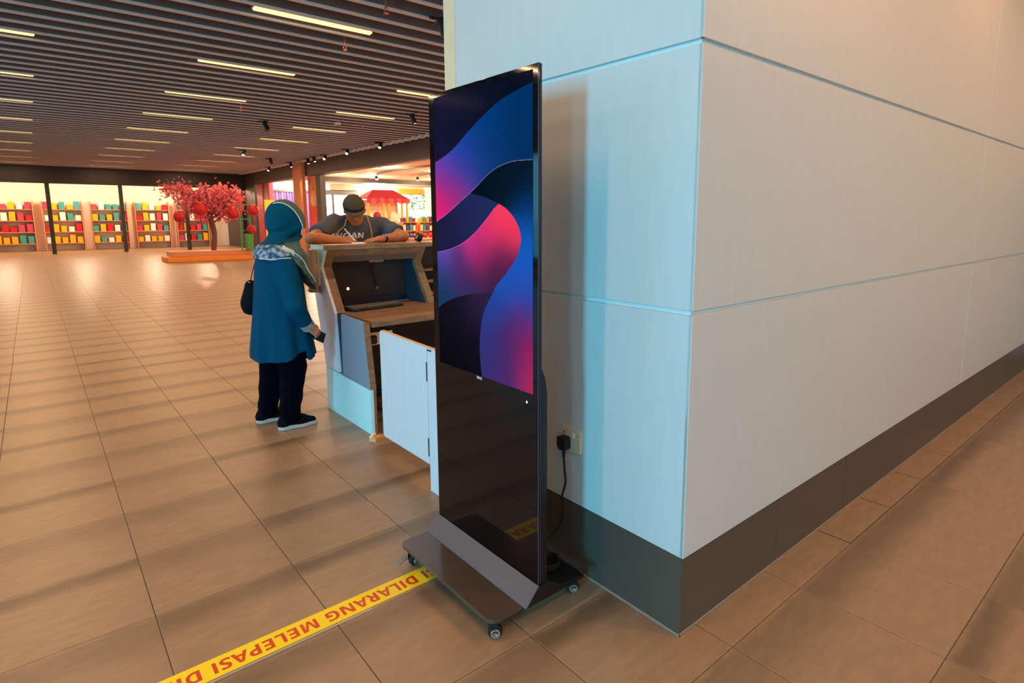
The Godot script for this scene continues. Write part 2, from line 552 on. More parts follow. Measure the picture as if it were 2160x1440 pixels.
func ceiling_things() -> void:
	# strip lights in the gaps between slats
	var bodym := S()
	box(bodym, Vector3(0, 0.06, 0), Vector3(1.25, 0.09, 0.2), 0.004)
	var bm := bodym.commit()
	var dm := box(S(), Vector3(0, 0.0, 0), Vector3(1.24, 0.03, 0.075), 0.01).commit()
	for row in range(-5, 10):
		for col in range(-2, 2):
			var x := 2.49 + 2.88 * col
			var z := -6.49 - 2.5375 * row
			if z > -2.9 and z < -0.7 and x > 1.0:
				continue
			if col < -1 and z < -12.0:
				continue
			var rows_ := ["nearest row", "second row", "third row", "fourth row", "fifth row", "sixth row", "seventh row", "eighth row", "ninth row", "tenth row"]
			var cols_ := {-2: "at the far left", -1: "left of the copper sprinklers", 0: "in line with the counter", 1: "toward the shopfront", 2: "over the bulkhead"}
			var where: String = "behind the viewer" if row < 0 else "%s %s" % [rows_[row], cols_[col]]
			var t := thing("strip_light", "warm linear strip light between ceiling slats, " + where, "ceiling light", Vector3(x, 3.53, z), "linear ceiling strip lights")
			var b := part(t, "housing", bm, M.slat)
			b.position = Vector3.ZERO
			var d := part(t, "diffuser", dm, M.strip_glow)
			d.position = Vector3.ZERO
			var l := AreaLight3D.new()
			l.name = "lamp"
			l.area_size = Vector2(1.24, 0.075)
			l.light_color = Color(1.0, 0.8, 0.6)
			l.light_energy = STRIP
			l.area_range = 40.0
			l.shadow_enabled = true
			l.transform = Transform3D(Basis.looking_at(Vector3.DOWN, Vector3(0, 0, 1)), Vector3(0, -0.022, 0))
			t.add_child(l)
	for x in [2.4, 4.4, 6.4]:  # added lamps out of view, warming the right face of the pillar wall
		var at := Vector3(x, 3.5, 0.15)
		var t := thing("added_wall_washer", "round warm downlight added unseen above the frame to warm the pillar wall", "downlight", at, "added aisle downlights")
		part(t, "body", lathe(S(), [Vector2(0.0, 0.12), Vector2(0.06, 0.12), Vector2(0.065, 0.0), Vector2(0.05, 0.0), Vector2(0.05, 0.03)], at, 16).commit(), M.rubber)
		part(t, "lens", lathe(S(), [Vector2(0.049, 0.02), Vector2(0.0, 0.01)], at, 16).commit(), M.spot_glow)
		var l := SpotLight3D.new()
		l.name = "lamp"
		l.light_color = Color(1.0, 0.72, 0.48)
		l.light_energy = ADDED_WASH
		l.spot_angle = 68
		l.spot_range = 20
		l.spot_attenuation = 2.0
		l.light_size = 0.05
		l.shadow_enabled = true
		l.transform = Transform3D(Basis.looking_at(Vector3(0, -0.8, -0.6), Vector3(0, 0, -1)), Vector3(0, -0.03, 0))
		t.add_child(l)
	# track spotlights: [place, aim, lit, label]
	var spots := [
		[Vector3(3.42, 3.5, -5.46), Vector3(0.1, -1, 0.25), false, "black cylinder spotlight hanging from the slats right beside the pillar's top"],
		[Vector3(5.92, 3.5, -10.66), Vector3(0.35, -1, 0.2), true, "small black spotlight near the display's top left edge, under the ceiling slats"],
		[Vector3(3.99, 3.5, -13.53), Vector3(0.3, -1, 0.3), false, "unlit dark spotlight on a short black track, middle of the slatted ceiling"],
		[Vector3(7.4, 3.5, -15.15), Vector3(-0.75, -1, 0.75), true, "lit spotlight before the bulkhead nearest the display, lens turned to the hall"],
		[Vector3(7.4, 3.5, -17.36), Vector3(-0.7, -0.7, 0.9), true, "bright round spotlight before the bulkhead above the man's cap"],
		[Vector3(7.5, 3.5, -19.41), Vector3(-0.7, -0.7, 0.9), true, "brightest spotlight of the row, before the bulkhead right of the orange column"],
		[Vector3(7.4, 3.5, -20.1), Vector3(0.1, -1, 0.55), true, "spotlight tilted sideways beside the brightest one of the bulkhead row"],
		[Vector3(7.5, 3.5, -20.95), Vector3(0.0, -1, 0.4), true, "spotlight pointing down just right of the orange column's top"],
		[Vector3(7.5, 3.5, -22.73), Vector3(0.0, -1, 0.4), true, "spotlight pointing down just left of the orange column's top"],
		[Vector3(7.5, 3.5, -25.4), Vector3(-0.6, -0.9, 0.7), true, "far lit spotlight above the woman's headscarf, near the end of the bulkhead"],
		[Vector3(6.5, 3.5, -21.76), Vector3(0.3, -1, 0.2), false, "unlit black spotlight a little in front of the far bulkhead lights"],
		[Vector3(5.1, 3.5, -19.6), Vector3(-0.5, -0.9, 0.7), true, "lit spotlight over the cherry tree display, among the last strip lights"]]
	for sp in spots:
		var aim: Vector3 = (sp[1] as Vector3).normalized()
		var t := thing("track_spotlight", sp[3], "spotlight", sp[0], "track spotlights")
		var pivot: Vector3 = sp[0] + Vector3(0, -0.09, 0)
		part(t, "track_adapter", boxm(sp[0] + Vector3(-0.16, -0.03, -0.018), sp[0] + Vector3(0.05, -0.006, 0.018), 0.003), M.rubber)
		part(t, "mount_bar", boxm(sp[0] + Vector3(-0.012, -0.006, -0.2), sp[0] + Vector3(0.012, 0.0005, 0.2)), M.rubber)
		part(t, "stem", tube(S(), [sp[0] + Vector3(0, -0.02, 0), pivot], 0.012, 8).commit(), M.rubber)
		var y := -aim
		var x := y.cross(Vector3(0, 0, 1)).normalized()
		var b := Basis(x, y, x.cross(y))
		part(t, "head", lathe(S(), [Vector2(0.0, 0.1), Vector2(0.04, 0.098), Vector2(0.045, 0.09), Vector2(0.05, -0.1), Vector2(0.047, -0.105), Vector2(0.042, -0.1), Vector2(0.04, -0.08)], pivot, 16, b).commit(), M.rubber)
		var lit: bool = sp[2]
		part(t, "lens", lathe(S(), [Vector2(0.042, -0.088), Vector2(0.03, -0.1), Vector2(0.0, -0.104)], pivot, 16, b).commit(), M.spot_glow if lit else M.grey_plastic)
		if lit:
			var l := SpotLight3D.new()
			l.name = "lamp"
			l.light_color = Color(1.0, 0.86, 0.7)
			l.light_energy = 4.0
			l.spot_angle = 28
			l.spot_range = 30
			l.spot_attenuation = 2.0
			l.light_size = 0.04
			l.shadow_enabled = true
			l.transform = Transform3D(Basis.looking_at(aim, Vector3(0, 0.1, 1)), -Vector3(0, 0.09, 0) + aim * 0.12)
			t.add_child(l)
	# sprinklers and a smoke detector
	for sp in [[Vector3(2.954, 3.5, -6.86), "copper sprinkler hanging below the slats next to the big strip light"], [Vector3(3.1, 3.5, -11.9), "copper sprinkler at the left, under the second row of strip lights"], [Vector3(2.75, 3.5, -5.4), "pale sprinkler close to the pillar, above the big strip light"], [Vector3(5.6, 3.5, -12.26), "tiny sprinkler between the strip lights near the display"]]:
		var t := thing("sprinkler", sp[1], "sprinkler", sp[0], "ceiling sprinklers")
		part(t, "pipe", tube(S(), [sp[0] + Vector3(0, 0.449, 0), sp[0] + Vector3(0, -0.05, 0)], 0.012, 8).commit(), mat("copper", rgb(170, 104, 78), 0.4, 0.5))
		var p: Vector3 = sp[0]
		part(t, "frame", tube(S(), [p + Vector3(-0.004, -0.05, 0), p + Vector3(-0.02, -0.075, 0), p + Vector3(0, -0.1, 0), p + Vector3(0.02, -0.075, 0), p + Vector3(0.004, -0.05, 0)], 0.005, 6).commit(), M.copper)
		part(t, "deflector", lathe(S(), [Vector2(0, 0.004), Vector2(0.026, 0.003), Vector2(0.026, 0.0), Vector2(0, 0)], p + Vector3(0, -0.105, 0), 14).commit(), M.copper)
	var sd := thing("smoke_detector", "round white smoke detector on the slatted ceiling, between two strip lights", "smoke detector", Vector3(5.207, 3.5, -12.65))
	part(sd, "body", lathe(S(), [Vector2(0, 0.0), Vector2(0.07, 0.0), Vector2(0.08, -0.015), Vector2(0.08, -0.03), Vector2(0.055, -0.045), Vector2(0, -0.048)], Vector3(5.207, 3.5, -12.65), 24).commit(), M.white_plastic)
	part(sd, "mount_bar", boxm(Vector3(5.19, 3.4995, -12.86), Vector3(5.224, 3.5008, -12.44)), M.slat)
	part(sd, "sensor", lathe(S(), [Vector2(0, 0), Vector2(0.022, 0.0), Vector2(0.018, -0.014), Vector2(0, -0.016)], Vector3(5.207, 3.453, -12.65), 14).commit(), M.grey_plastic)

# ---------------------------------------------------------------- the display totem
func along_curve(c: Array, t: float, flip := false) -> float:
	# y of a polyline over x (or x over y when flip), its points ordered along t
	for i in c.size() - 1:
		var a: float = c[i][1] if flip else c[i][0]
		var b: float = c[i + 1][1] if flip else c[i + 1][0]
		if t <= b or i == c.size() - 2:
			var k := clampf((t - a) / maxf(b - a, 1e-6), 0.0, 1.0)
			k = lerpf(k, k, 1.0)
			return lerpf(c[i][0] if flip else c[i][1], c[i + 1][0] if flip else c[i + 1][1], k)
	return 0.0

func smooth_line(c: Array) -> Array:
	var v := []
	for p in c:
		v.append(Vector3(p[0], p[1], 0))
	var out := []
	for p in curve(v, 5):
		out.append([p.x, p.y])
	return out

func screen_image() -> Image:
	var w := 540
	var h := 960
	var im := Image.create(w, h, false, Image.FORMAT_RGB8)
	var A := smooth_line([[-0.028, 0.235], [0.074, 0.221], [0.18, 0.202], [0.281, 0.177], [0.378, 0.147], [0.484, 0.118], [0.585, 0.093], [0.704, 0.068], [0.817, 0.053], [1.01, 0.035]])
	var B := smooth_line([[-0.021, 0.457], [0.088, 0.434], [0.209, 0.404], [0.325, 0.372], [0.408, 0.351], [0.488, 0.327], [0.577, 0.299], [0.651, 0.281], [0.722, 0.27], [0.813, 0.262], [0.9, 0.261], [1.01, 0.263]])
	var D1 := smooth_line([[0.407, 0.353], [0.486, 0.36], [0.599, 0.374], [0.695, 0.391]])
	var D2 := smooth_line([[-0.017, 0.568], [0.124, 0.556], [0.244, 0.539], [0.33, 0.522], [0.413, 0.499], [0.468, 0.481], [0.533, 0.456], [0.597, 0.429], [0.647, 0.407], [0.695, 0.391]])
	var F := smooth_line([[0.695, 0.391], [0.765, 0.407], [0.833, 0.435], [0.877, 0.466], [0.897, 0.493], [0.895, 0.515], [0.87, 0.552], [0.825, 0.583], [0.749, 0.624], [0.688, 0.651], [0.651, 0.672], [0.626, 0.691]])
	var G := smooth_line([[-0.003, 0.785], [0.078, 0.76], [0.186, 0.737], [0.333, 0.715], [0.471, 0.701], [0.626, 0.691]])
	var E := smooth_line([[0.626, 0.691], [0.574, 0.729], [0.527, 0.771], [0.499, 0.817], [0.484, 0.867], [0.482, 0.912], [0.487, 0.952], [0.502, 1.0]])
	# each band has its own soft spots of colour: [u, v, reach, colour]
	var top := [[0.0, 0.0, 0.3, rgb(22, 14, 38)], [0.05, 0.2, 0.2, rgb(28, 26, 66)], [0.5, 0.06, 0.3, rgb(6, 20, 44)], [0.95, 0.0, 0.25, rgb(2, 8, 20)]]
	var blue := [[0.02, 0.42, 0.09, rgb(240, 34, 118)], [0.12, 0.33, 0.08, rgb(168, 38, 120)], [0.3, 0.36, 0.06, rgb(150, 46, 130)], [0.12, 0.25, 0.07, rgb(84, 68, 186)], [0.4, 0.28, 0.08, rgb(70, 62, 160)], [0.3, 0.2, 0.08, rgb(26, 68, 160)], [0.55, 0.13, 0.12, rgb(0, 60, 128)], [0.95, 0.08, 0.12, rgb(0, 48, 100)], [0.9, 0.2, 0.12, rgb(2, 46, 92)], [0.6, 0.23, 0.08, rgb(14, 54, 116)]]
	var sweep := [[0.75, 0.3, 0.1, rgb(2, 14, 28)], [0.95, 0.32, 0.08, rgb(2, 20, 40)], [0.98, 0.4, 0.06, rgb(2, 52, 112)], [0.94, 0.48, 0.07, rgb(10, 84, 176)], [0.93, 0.57, 0.09, rgb(24, 92, 196)], [0.75, 0.66, 0.07, rgb(28, 80, 176)], [0.95, 0.67, 0.07, rgb(44, 70, 164)], [0.6, 0.76, 0.07, rgb(36, 66, 150)], [0.55, 0.9, 0.1, rgb(40, 52, 120)], [0.9, 0.76, 0.06, rgb(90, 44, 118)], [0.76, 0.85, 0.08, rgb(78, 36, 98)], [0.7, 0.97, 0.08, rgb(74, 40, 104)], [0.98, 0.86, 0.07, rgb(150, 30, 92)], [1.0, 0.97, 0.08, rgb(172, 40, 92)]]
	var tongue := [[0.72, 0.43, 0.07, rgb(255, 58, 92)], [0.82, 0.49, 0.05, rgb(240, 52, 90)], [0.6, 0.49, 0.07, rgb(216, 48, 106)], [0.43, 0.525, 0.06, rgb(200, 52, 140)], [0.75, 0.57, 0.06, rgb(96, 32, 74)], [0.5, 0.58, 0.06, rgb(150, 34, 90)], [0.08, 0.575, 0.05, rgb(110, 76, 186)], [0.25, 0.62, 0.06, rgb(92, 46, 116)], [0.63, 0.64, 0.07, rgb(56, 32, 70)], [0.35, 0.68, 0.07, rgb(52, 42, 88)], [0.03, 0.72, 0.09, rgb(18, 56, 88)], [0.05, 0.64, 0.06, rgb(58, 60, 130)]]
	var indigo := [[0.05, 0.5, 0.15, rgb(28, 26, 62)], [0.5, 0.4, 0.15, rgb(32, 40, 88)]]
	var plum := [[0.5, 0.72, 0.1, rgb(46, 32, 66)], [0.2, 0.8, 0.12, rgb(24, 19, 40)], [0.05, 0.93, 0.16, rgb(4, 4, 9)], [0.45, 0.95, 0.1, rgb(13, 11, 24)]]
	var rim_b := rgb(232, 150, 216)
	for y in h:
		var v := (y + 0.5) / h
		var fx := along_curve(F, v, true) if v > 0.391 and v < 0.691 else 0.0
		var ex := along_curve(E, v, true) if v >= 0.691 else 0.0
		for x in w:
			var u := (x + 0.5) / w
			var set_: Array
			var rim := 0.0
			var b := along_curve(B, u)
			if v < along_curve(A, u):
				set_ = top
			elif v < b:
				set_ = blue
				rim = clampf(1.0 - (b - v) / 0.0035, 0.0, 1.0) * 0.75
			else:
				var in_d := u < 0.695 and v < along_curve(D2, u) and (u < 0.407 or v > along_curve(D1, u))
				if in_d:
					set_ = indigo
				elif v < 0.691 and v > 0.391 and u < fx and v > along_curve(D2, minf(u, 0.695)) - 0.001:
					var g := along_curve(G, u) if u < 0.626 else 1.0
					set_ = tongue if v < g else plum
					if set_ == tongue:
						rim = clampf(1.0 - (v - along_curve(D2, u)) / 0.0035, 0.0, 1.0) * 0.7 * (1.0 if u < 0.66 else 0.2)
				elif v >= 0.691 and u < ex:
					set_ = tongue if u < 0.626 and v < along_curve(G, u) else plum
				else:
					set_ = sweep
			var c := Vector3.ZERO
			var sum := 0.0
			for sp in set_:
				var du: float = (u - sp[0]) * 0.5625
				var dv: float = v - sp[1]
				var k: float = (du * du + dv * dv) / (sp[2] * sp[2])
				var wt := exp(-0.75 * k) + 0.0004 / (1.0 + k)
				c += Vector3(sp[3].r, sp[3].g, sp[3].b) * wt
				sum += wt
			c /= sum
			var col := Color(c.x, c.y, c.z).lerp(rim_b, rim)
			im.set_pixel(x, y, col)
	return im

func caster(t: Node3D, at: Vector3, turn: float, lever := false) -> void:
	var b := Basis(Vector3.UP, turn)
	var s := S()
	lathe(s, [Vector2(0, 0.012), Vector2(0.022, 0.012), Vector2(0.022, 0.0), Vector2(0.014, -0.006), Vector2(0, -0.006)], at + Vector3(0, 0.073, 0), 14)
	for k in [-1.0, 1.0]:
		box(s, at + b * Vector3(0.008, 0.047, 0.0165 * k), Vector3(0.034, 0.044, 0.003), 0.001, b)
	box(s, at + b * Vector3(0.006, 0.068, 0), Vector3(0.034, 0.005, 0.036), 0.001, b)
	var c := part(t, "caster", s.commit(), M.rubber)
	var wb := b * Basis(Vector3.RIGHT, PI / 2)
	part(c, "wheel", lathe(S(), [Vector2(0.0, -0.012), Vector2(0.02, -0.012), Vector2(0.026, -0.008), Vector2(0.026, 0.008), Vector2(0.02, 0.012), Vector2(0.0, 0.012)], at + b * Vector3(0.014, 0.026, 0), 20, wb).commit(), M.rubber)
	part(c, "hub_cap", lathe(S(), [Vector2(0.017, -0.0205), Vector2(0.0175, -0.0195), Vector2(0.0175, 0.0195), Vector2(0.017, 0.0205), Vector2(0.0115, 0.0205), Vector2(0.0105, 0.016), Vector2(0.006, 0.016), Vector2(0.005, 0.0205), Vector2(0, 0.0205)], at + b * Vector3(0.014, 0.026, 0), 18, wb).commit(), M.chrome)
	if lever:
		part(c, "brake_lever", box(S(), at + b * Vector3(-0.052, 0.05, 0), Vector3(0.05, 0.006, 0.03), 0.002, b * Basis(Vector3(0, 0, 1), 0.25)).commit(), M.grey_plastic)

func totem() -> void:
	var t := thing("display_totem", "tall black freestanding portrait display showing blue and pink waves, on a wheeled base", "display", Vector3(1.29, 0, -1.8))
	var z0 := -2.1415
	var z1 := -1.4615
	# the sheet of black glass over the front, the thin body behind it
	var gl := part(t, "front_glass", boxm(Vector3(1.262, 0.163, z0), Vector3(1.267, 1.964, z1), 0.0012), M.black_gloss)
	part(t, "slim_body", boxm(Vector3(1.2672, 0.163, z0 + 0.001), Vector3(1.2795, 1.964, z1 - 0.001), 0.002), M.edge_blue)
	part(t, "rear_housing", prism(S(), [Vector2(1.2797, 0.163), Vector2(1.306, 0.163), Vector2(1.306, 0.875), Vector2(1.296, 0.93), Vector2(1.2797, 0.968)], Vector3(0, 0, z0 + 0.004), Vector3.RIGHT, Vector3.UP, Vector3(0, 0, z1 - z0 - 0.008)).commit(), M.black_satin)
	part(t, "rear_box", boxm(Vector3(1.2797, 0.97, z0 + 0.08), Vector3(1.305, 1.9, z1 - 0.08), 0.004), M.black_satin)
	# the lit screen
	var s := S()
	var zl := -2.101
	var zr := -1.489
	var yt := 1.9555
	yt = 1.948
	var yb := 0.872
	var x := 1.2612
	poly(s, [Vector3(x, yt, zl), Vector3(x, yt, zr), Vector3(x, yb, zr), Vector3(x, yb, zl)], Vector3.LEFT, [Vector2(0, 0), Vector2(1, 0), Vector2(1, 1), Vector2(0, 1)])
	for e in [[Vector3(x, yt, zl), Vector3(x, yt, zr)], [Vector3(x, yt, zr), Vector3(x, yb, zr)], [Vector3(x, yb, zr), Vector3(x, yb, zl)], [Vector3(x, yb, zl), Vector3(x, yt, zl)]]:
		var d := Vector3(0.0009, 0, 0)
		poly(s, [e[0], e[1], e[1] + d, e[0] + d], Vector3.LEFT, [Vector2(0, 0), Vector2(0, 0), Vector2(0, 0), Vector2(0, 0)])
	var sm := mat("screen", Color(0.01, 0.01, 0.012), 0.12)
	sm.metallic_specular = 0.05
	sm.emission_enabled = true
	sm.emission = Color.WHITE
	sm.emission_operator = BaseMaterial3D.EMISSION_OP_MULTIPLY
	sm.emission_texture = ImageTexture.create_from_image(screen_image())
	sm.emission_energy_multiplier = 1.0
	sm.texture_repeat = false
	var scr := part(gl, "screen", s.commit(), sm)
	scr.set_meta("label", "lit screen with overlapping blue, indigo and pink waves")
	var l := AreaLight3D.new()
	l.name = "screen_lamp"
	l.area_size = Vector2(0.61, 1.07)
	l.light_color = Color(0.45, 0.4, 0.9)
	l.light_energy = 0.06
	l.area_range = 20.0
	l.shadow_enabled = true
	l.transform = Transform3D(Basis.looking_at(Vector3.LEFT, Vector3.UP), Vector3(1.255, 1.41, -1.795) - t.position)
	t.add_child(l)
	part(gl, "logo", letters("MUO", 0.011, Vector3(1.2618, 0.857, -1.83), Vector3(0, 0, 1), Vector3.UP, -0.0006), M.white_plastic).set_meta("label", "tiny white maker's lettering under the screen")
	part(gl, "power_led", lathe(S(), [Vector2(0.0, 0.0012), Vector2(0.004, 0.001), Vector2(0.0052, 0.0)], Vector3(1.262, 0.836, -1.524), 12, Basis(Vector3(0, 0, 1), PI / 2)).commit(), M.led_blue).set_meta("label", "glowing blue power light")
	part(t, "bright_edge", boxm(Vector3(1.2605, 0.163, z1 - 0.0004), Vector3(1.2625, 1.964, z1 + 0.0008)), mat("edge_line", rgb(84, 80, 112), 0.4))
	# kick plate, foot cover and base plate
	part(t, "kick_plate", prism(S(), [Vector2(1.2, 0.101), Vector2(1.2045, 0.101), Vector2(1.2625, 0.1625), Vector2(1.259, 0.166)], Vector3(0, 0, -2.152), Vector3.RIGHT, Vector3.UP, Vector3(0, 0, 0.695)).commit(), M.wedge_metal)
	part(t, "foot_cover", prism(S(), [Vector2(1.206, 0.1005), Vector2(1.2625, 0.1615), Vector2(1.31, 0.1615), Vector2(1.335, 0.15), Vector2(1.37, 0.125), Vector2(1.49, 0.114), Vector2(1.495, 0.1005)], Vector3(0, 0, -2.149), Vector3.RIGHT, Vector3.UP, Vector3(0, 0, 0.691)).commit(), M.black_satin)
	var pl := S()
	var rr := round_rect(0.45, 0.664, 0.035, 6)
	prism(pl, rr, Vector3(1.291, 0.086, -1.815), Vector3.RIGHT, Vector3(0, 0, -1), Vector3(0, 0.014, 0))
	part(t, "base_plate", pl.commit(), M.plate_brown)
	caster(t, Vector3(1.1, 0, -1.53), -0.6)
	caster(t, Vector3(1.098, 0, -2.1), 0.15, true)
	caster(t, Vector3(1.484, 0, -1.532), -0.5)
	caster(t, Vector3(1.484, 0, -2.1), 0.3)
	# spare cable coiled on the foot
	var coil := []
	for i in 44:
		var a := TAU * i / 14.0
		var r := 0.042 + 0.0012 * sin(i * 1.7)
		coil.append(Vector3(1.415 + cos(a) * r * 1.1, 0.127 + 0.0022 * i / 4.0, -1.58 + sin(a) * r))
	part(t, "coiled_cable", tube(S(), curve(coil, 2), 0.0032, 6).commit(), M.rubber)

func socket_and_cord() -> void:
	var x := 1.6
	var t := thing("wall_socket", "cream switched wall socket on the pillar behind the display", "socket", Vector3(x, 0.575, -1.64))
	var s := S()
	prism(s, round_rect(0.108, 0.1, 0.006, 4), Vector3(x + 0.0002, 0.578, -1.639), Vector3(0, 0, 1), Vector3.UP, Vector3(-0.011, 0, 0))
	var pl := part(t, "plate", s.commit(), M.cream_plastic)
	part(pl, "rocker", boxm(Vector3(x - 0.0155, 0.592, -1.628), Vector3(x - 0.011, 0.612, -1.614), 0.0015), M.white_plastic)
	part(pl, "screw_cap", lathe(S(), [Vector2(0, 0.0018), Vector2(0.003, 0.0012), Vector2(0.0034, 0)], Vector3(x - 0.011, 0.602, -1.602), 10, Basis(Vector3(0, 0, 1), PI / 2)).commit(), M.grey_plastic)
	part(pl, "earth_hole", boxm(Vector3(x - 0.0114, 0.594, -1.679), Vector3(x - 0.0108, 0.61, -1.673)), M.grey_plastic)
	var gp := thing("wall_plate", "small grey plate high on the pillar above the display, cut by the frame's top", "plate", Vector3(1.5995, 2.5, -1.79))
	part(gp, "plate", boxm(Vector3(1.588, 2.385, -1.84), Vector3(1.5998, 2.62, -1.735), 0.003), M.grey_plastic)
	part(gp, "edge_strip", boxm(Vector3(1.59, 2.41, -1.734), Vector3(1.5998, 2.62, -1.68), 0.003), M.lavender)
	var c := thing("power_cord", "black power cord with moulded plug hanging from the wall socket to the display", "power cord", Vector3(1.55, 0.12, -1.66))
	var ps := S()
	prism(ps, [Vector2(-0.024, 0.022), Vector2(-0.018, 0.027), Vector2(0.018, 0.027), Vector2(0.024, 0.02), Vector2(0.024, -0.018), Vector2(0.016, -0.027), Vector2(-0.012, -0.027), Vector2(-0.022, -0.014)], Vector3(x - 0.0112, 0.563, -1.662), Vector3(0, 0, 1), Vector3.UP, Vector3(-0.034, 0, 0))
	tube(ps, [Vector3(x - 0.026, 0.542, -1.662), Vector3(x - 0.026, 0.5, -1.663)], [0.0085, 0.0055], 10)
	part(c, "plug", ps.commit(), M.rubber)
	part(c, "cable", tube(S(), curve([Vector3(x - 0.026, 0.51, -1.663), Vector3(x - 0.024, 0.45, -1.66), Vector3(x - 0.022, 0.39, -1.655), Vector3(x - 0.03, 0.32, -1.668), Vector3(x - 0.03, 0.25, -1.662), Vector3(x - 0.05, 0.18, -1.68), Vector3(x - 0.13, 0.115, -1.72), Vector3(x - 0.24, 0.135, -1.76), Vector3(1.3065, 0.19, -1.75)], 6), 0.0042, 8).commit(), M.rubber)

# ---------------------------------------------------------------- the half-height gate beside the pillar
func gate() -> void:
	var t := thing("gate_flap", "pale half-height swing gate with plywood top edge, hanging clear of the floor", "gate", Vector3(1.525, 0.152, -2.93))
	var s := S()
	var r := 0.022
	var pts := []
	for k in 5:
		var a := PI / 2 * k / 4.0
		pts.append(Vector2(-3.212 + r - r * cos(a), 0.812 - r + r * sin(a)))
	pts.append(Vector2(-2.66, 0.8))
	pts.append(Vector2(-2.66, 0.152))
	for k in 5:
		var a := PI / 2 * k / 4.0
		pts.append(Vector2(-3.212 + r - r * sin(a), 0.152 + r - r * cos(a)))
	prism(s, pts, Vector3(1.516, 0, 0), Vector3(0, 0, 1), Vector3.UP, Vector3(0.02, 0, 0))
	part(t, "panel", s.commit(), M.laminate)
	part(t, "top_edge", prism(S(), [Vector2(-3.19, 0.8122), Vector2(-3.19, 0.8145), Vector2(-2.66, 0.8026), Vector2(-2.66, 0.8)], Vector3(1.5155, 0, 0), Vector3(0, 0, 1), Vector3.UP, Vector3(0.021, 0, 0)).commit(), M.ply_edge)
	for y in [0.66, 0.24]:
		part(t, "hinge", boxm(Vector3(1.5135, y - 0.045, -2.668), Vector3(1.5165, y + 0.06, -2.659), 0.001), M.frame_dark)
	var g := thing("gate_post_panel", "narrow pale fixed panel between the swing gate and the pillar, standing on the floor", "panel", Vector3(1.525, 0, -2.6))
	part(g, "board", boxm(Vector3(1.516, 0.0, -2.656), Vector3(1.536, 0.8, -2.556), 0.0015), M.laminate)
	part(g, "top_edge", boxm(Vector3(1.5155, 0.8, -2.656), Vector3(1.5365, 0.8035, -2.556)), M.ply_edge)
	part(g, "catch", boxm(Vector3(1.5125, 0.785, -2.654), Vector3(1.516, 0.793, -2.61), 0.001), M.frame_dark)
	part(g, "return_board", boxm(Vector3(1.536, 0.0, -2.576), Vector3(1.62, 0.8, -2.556), 0.001), M.laminate)
	var w := thing("wood_offcut", "small pale wooden block lying on the floor at the counter's corner", "wood block", Vector3(1.62, 0, -3.53))
	var wb := Basis(Vector3.UP, 0.5)
	part(w, "block", prism(S(), [Vector2(-0.05, 0), Vector2(0.06, 0), Vector2(0.055, 0.014), Vector2(-0.05, 0.03)], Vector3(1.625, 0.0, -3.545) - wb * Vector3(0, 0, 0.025), wb * Vector3(1, 0, 0), Vector3.UP, wb * Vector3(0, 0, 0.05)).commit(), M.ply_edge)
	part(w, "strip", box(S(), Vector3(1.6, 0.031, -3.555), Vector3(0.07, 0.012, 0.02), 0.002, Basis(Vector3.UP, 0.7)).commit(), M.paper)

